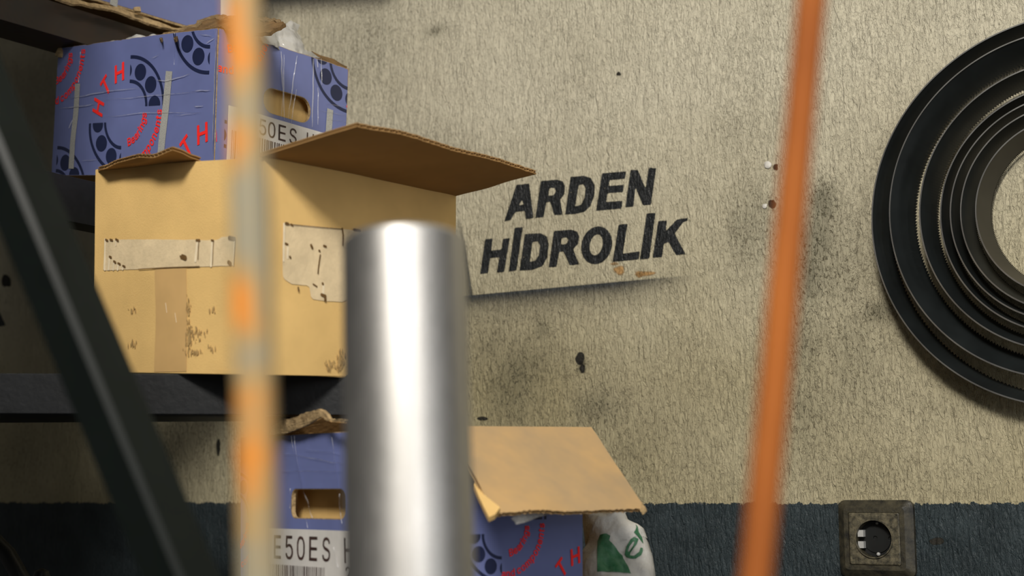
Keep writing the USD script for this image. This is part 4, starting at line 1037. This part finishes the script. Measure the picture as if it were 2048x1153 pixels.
put(SACK, 'tie', tube([e3(np.array([[*to_plane(*q), 0]]), [np.maximum(sack_h(*[np.array([c]) for c in to_plane(*q)]), 0)[0] + 0.001])[0] for q in ((1202, 1026), (1210, 1020), (1216, 1016))], [0.0012, 0.0028, 0.0012], 8), M_CLIP, smooth=True)

# ------------------------------------------------------------------ dark odds and ends at the lower left
hose = thing('rubber_hose', P(20, 1120, 1.9), 'black rubber hose hanging in shade at the lower left corner', 'hose')
put(hose, 'body', tube([P(-60, 1000, 1.9), P(-20, 1075, 1.88), P(15, 1110, 1.87), P(50, 1170, 1.86), P(80, 1300, 1.86), P(100, 1750, 1.9), P(105, 2900, 1.95)], 0.011, 14), M_DARK, smooth=True)
bt = P(84, 1140, 1.75)
prof = [(0.0, 0.0), (0.0, 0.045)]
lat = trimesh.creation.revolve([(0, 0), (0.045, 0), (0.048, 0.01), (0.048, 0.21), (0.040, 0.245), (0.024, 0.268), (0.012, 0.274), (0, 0.275)], sections=36)
can = thing('black_canister', (bt[0], 1.75, 0), 'black domed canister standing in shade at the bottom left', 'canister')
lat.apply_scale((0.7, 0.7, (bt[2] + 0.002) / 0.275)); lat.apply_translation((bt[0], 1.75, 0))
put(can, 'body', lat, M_DARK, smooth=35)

# ------------------------------------------------------------------ foreground: steel tube, bars
def pole_axis(p_top, p_bot, z0=0.0, extra=0.0):
    d = p_bot - p_top
    k = (z0 - p_top[2]) / d[2]
    return p_top - unit(d) * extra, p_top + d * k
tt, tb = P(808, 483, 0.590), P(821, 1153, 0.570)
t_top, t_bot = pole_axis(tt, tb)
rad = 0.0257
L = np.linalg.norm(t_bot - t_top)
lath = trimesh.creation.revolve([(0.019, 0), (rad, 0.0), (rad, L - 0.0016), (rad - 0.0016, L), (0.019, L), (0.019, 0)], sections=96)
R_ = trimesh.geometry.align_vectors([0, 0, 1], unit(t_top - t_bot)); lath.apply_transform(R_); lath.apply_translation(t_bot)
TUBE = thing('steel_tube', t_bot, 'thick bright brushed steel tube standing upright in the foreground', 'pipe')
put(TUBE, 'body', lath, M_BRUSH, smooth=30)

# flaking painted bar
pt, pb2 = P(489, 0, 0.345), P(521, 1153, 0.345)
p_top, p_bot = pole_axis(pt, pb2, extra=0.35)
d = unit(p_bot - p_top); L = np.linalg.norm(p_bot - p_top)
w_ = 0.0088
x = unit(np.cross(d, [0, 1, 0])); y = np.cross(d, x)
nz_ = np.concatenate([np.arange(0, 0.30, 0.02), np.arange(0.30, 0.58, 0.0015), np.arange(0.58, L, 0.03), [L]])
ang = np.radians(np.arange(16) * 22.5 + 11.25)
sq = np.stack([np.clip(np.cos(ang) * 1.25, -1, 1), np.clip(np.sin(ang) * 1.25, -1, 1)], 1) * w_ / 2
V = np.vstack([p_top + d * t + sq[:, :1] * x + sq[:, 1:] * y for t in nz_])
Fc = []
k = len(sq)
for i in range(len(nz_) - 1):
    for j in range(k):
        a, b = i * k + j, i * k + (j + 1) % k
        Fc += [(a, b, b + k), (a, b + k, a + k)]
pm = trimesh.Trimesh(V, Fc, process=False); pm.fix_normals()
qq = V - CAM
py_ = 576.5 - FPX * (np.dot(qq, [0, -math.sin(PITCH), math.cos(PITCH)]) / np.dot(qq, [0, math.cos(PITCH), math.sin(PITCH)]))
side = np.dot(V - (p_top + np.outer(np.dot(V - p_top, d), d)), x) / (w_ / 2)
side = side if x[0] > 0 else -side
rust = 0.04 + 0.20 * (meshkit.fbm(V * 55, 3, 2) - 0.5)
for yc, ry_, a, sd in ((110, 75, 0.65, -0.3), (20, 40, 0.3, -0.8), (300, 50, 0.5, -0.6), (255, 30, 0.2, 0), (620, 55, 0.75, -0.7), (560, 40, 0.25, -0.9), (925, 85, 0.62, -0.1), (1050, 50, 0.2, -0.6), (800, 50, 0.3, -0.9), (790, 60, 0.25, 0.8), (-150, 120, 0.5, 0)):
    rust += a * np.exp(-((py_ - yc) / ry_) ** 2) * np.clip(1 - 0.5 * abs(side - sd), 0, 1)
BAR = thing('painted_bar', p_bot, 'thin square bar with flaking beige paint and orange rust patches, left foreground', 'bar')
put(BAR, 'body', pm, M_POLE, smooth=False, attrs={'rust': rust})
# dark arm at the top of that bar
put(BAR, 'arm', frame_bar(P(505, -8, 0.345), P(770, -22, 0.37), 0.006, 0.0065), M_DARK, label='dark arm at the top of the bar')

# rusty round rod on the right
rt_, rb_ = P(1623, 0, 0.40), P(1512, 1153, 0.385)
r_top, r_bot = pole_axis(rt_, rb_, extra=0.3)
zz = np.linspace(0, 1, 60)
single('rusty_rod', tube([r_top + (r_bot - r_top) * t for t in zz], 0.0044 * (1 + 0.04 * (meshkit.noise(np.column_stack([zz * 30, zz * 0, zz * 0])) - 0.5)), 18), M_RUST,
       'thin evenly orange rusted rod slanting across the right foreground', 'rod', smooth=True)

# dark square tube leaning across the left foreground
s0, s1 = P(65, 440, 0.625), P(362, 1153, 0.617)
s_top, s_bot = pole_axis(s0, s1, extra=0.45)
dd = unit(s_bot - s_top)
viewn = unit(CAM - P(200, 800, 0.6))
upv = unit(np.cross(dd, viewn))        # across the view
c_, s_ = math.cos(math.radians(46)), math.sin(math.radians(46))
u2 = unit(viewn * c_ + upv * s_)
shift = viewn * 0.014
single('leaning_tube', frame_bar(s_top - shift, s_bot - shift, 0.0235, 0.0235, up=u2, bevel=0.0022), M_TUBE, 'dark square steel tube leaning diagonally across the left foreground', 'tube', smooth=False)
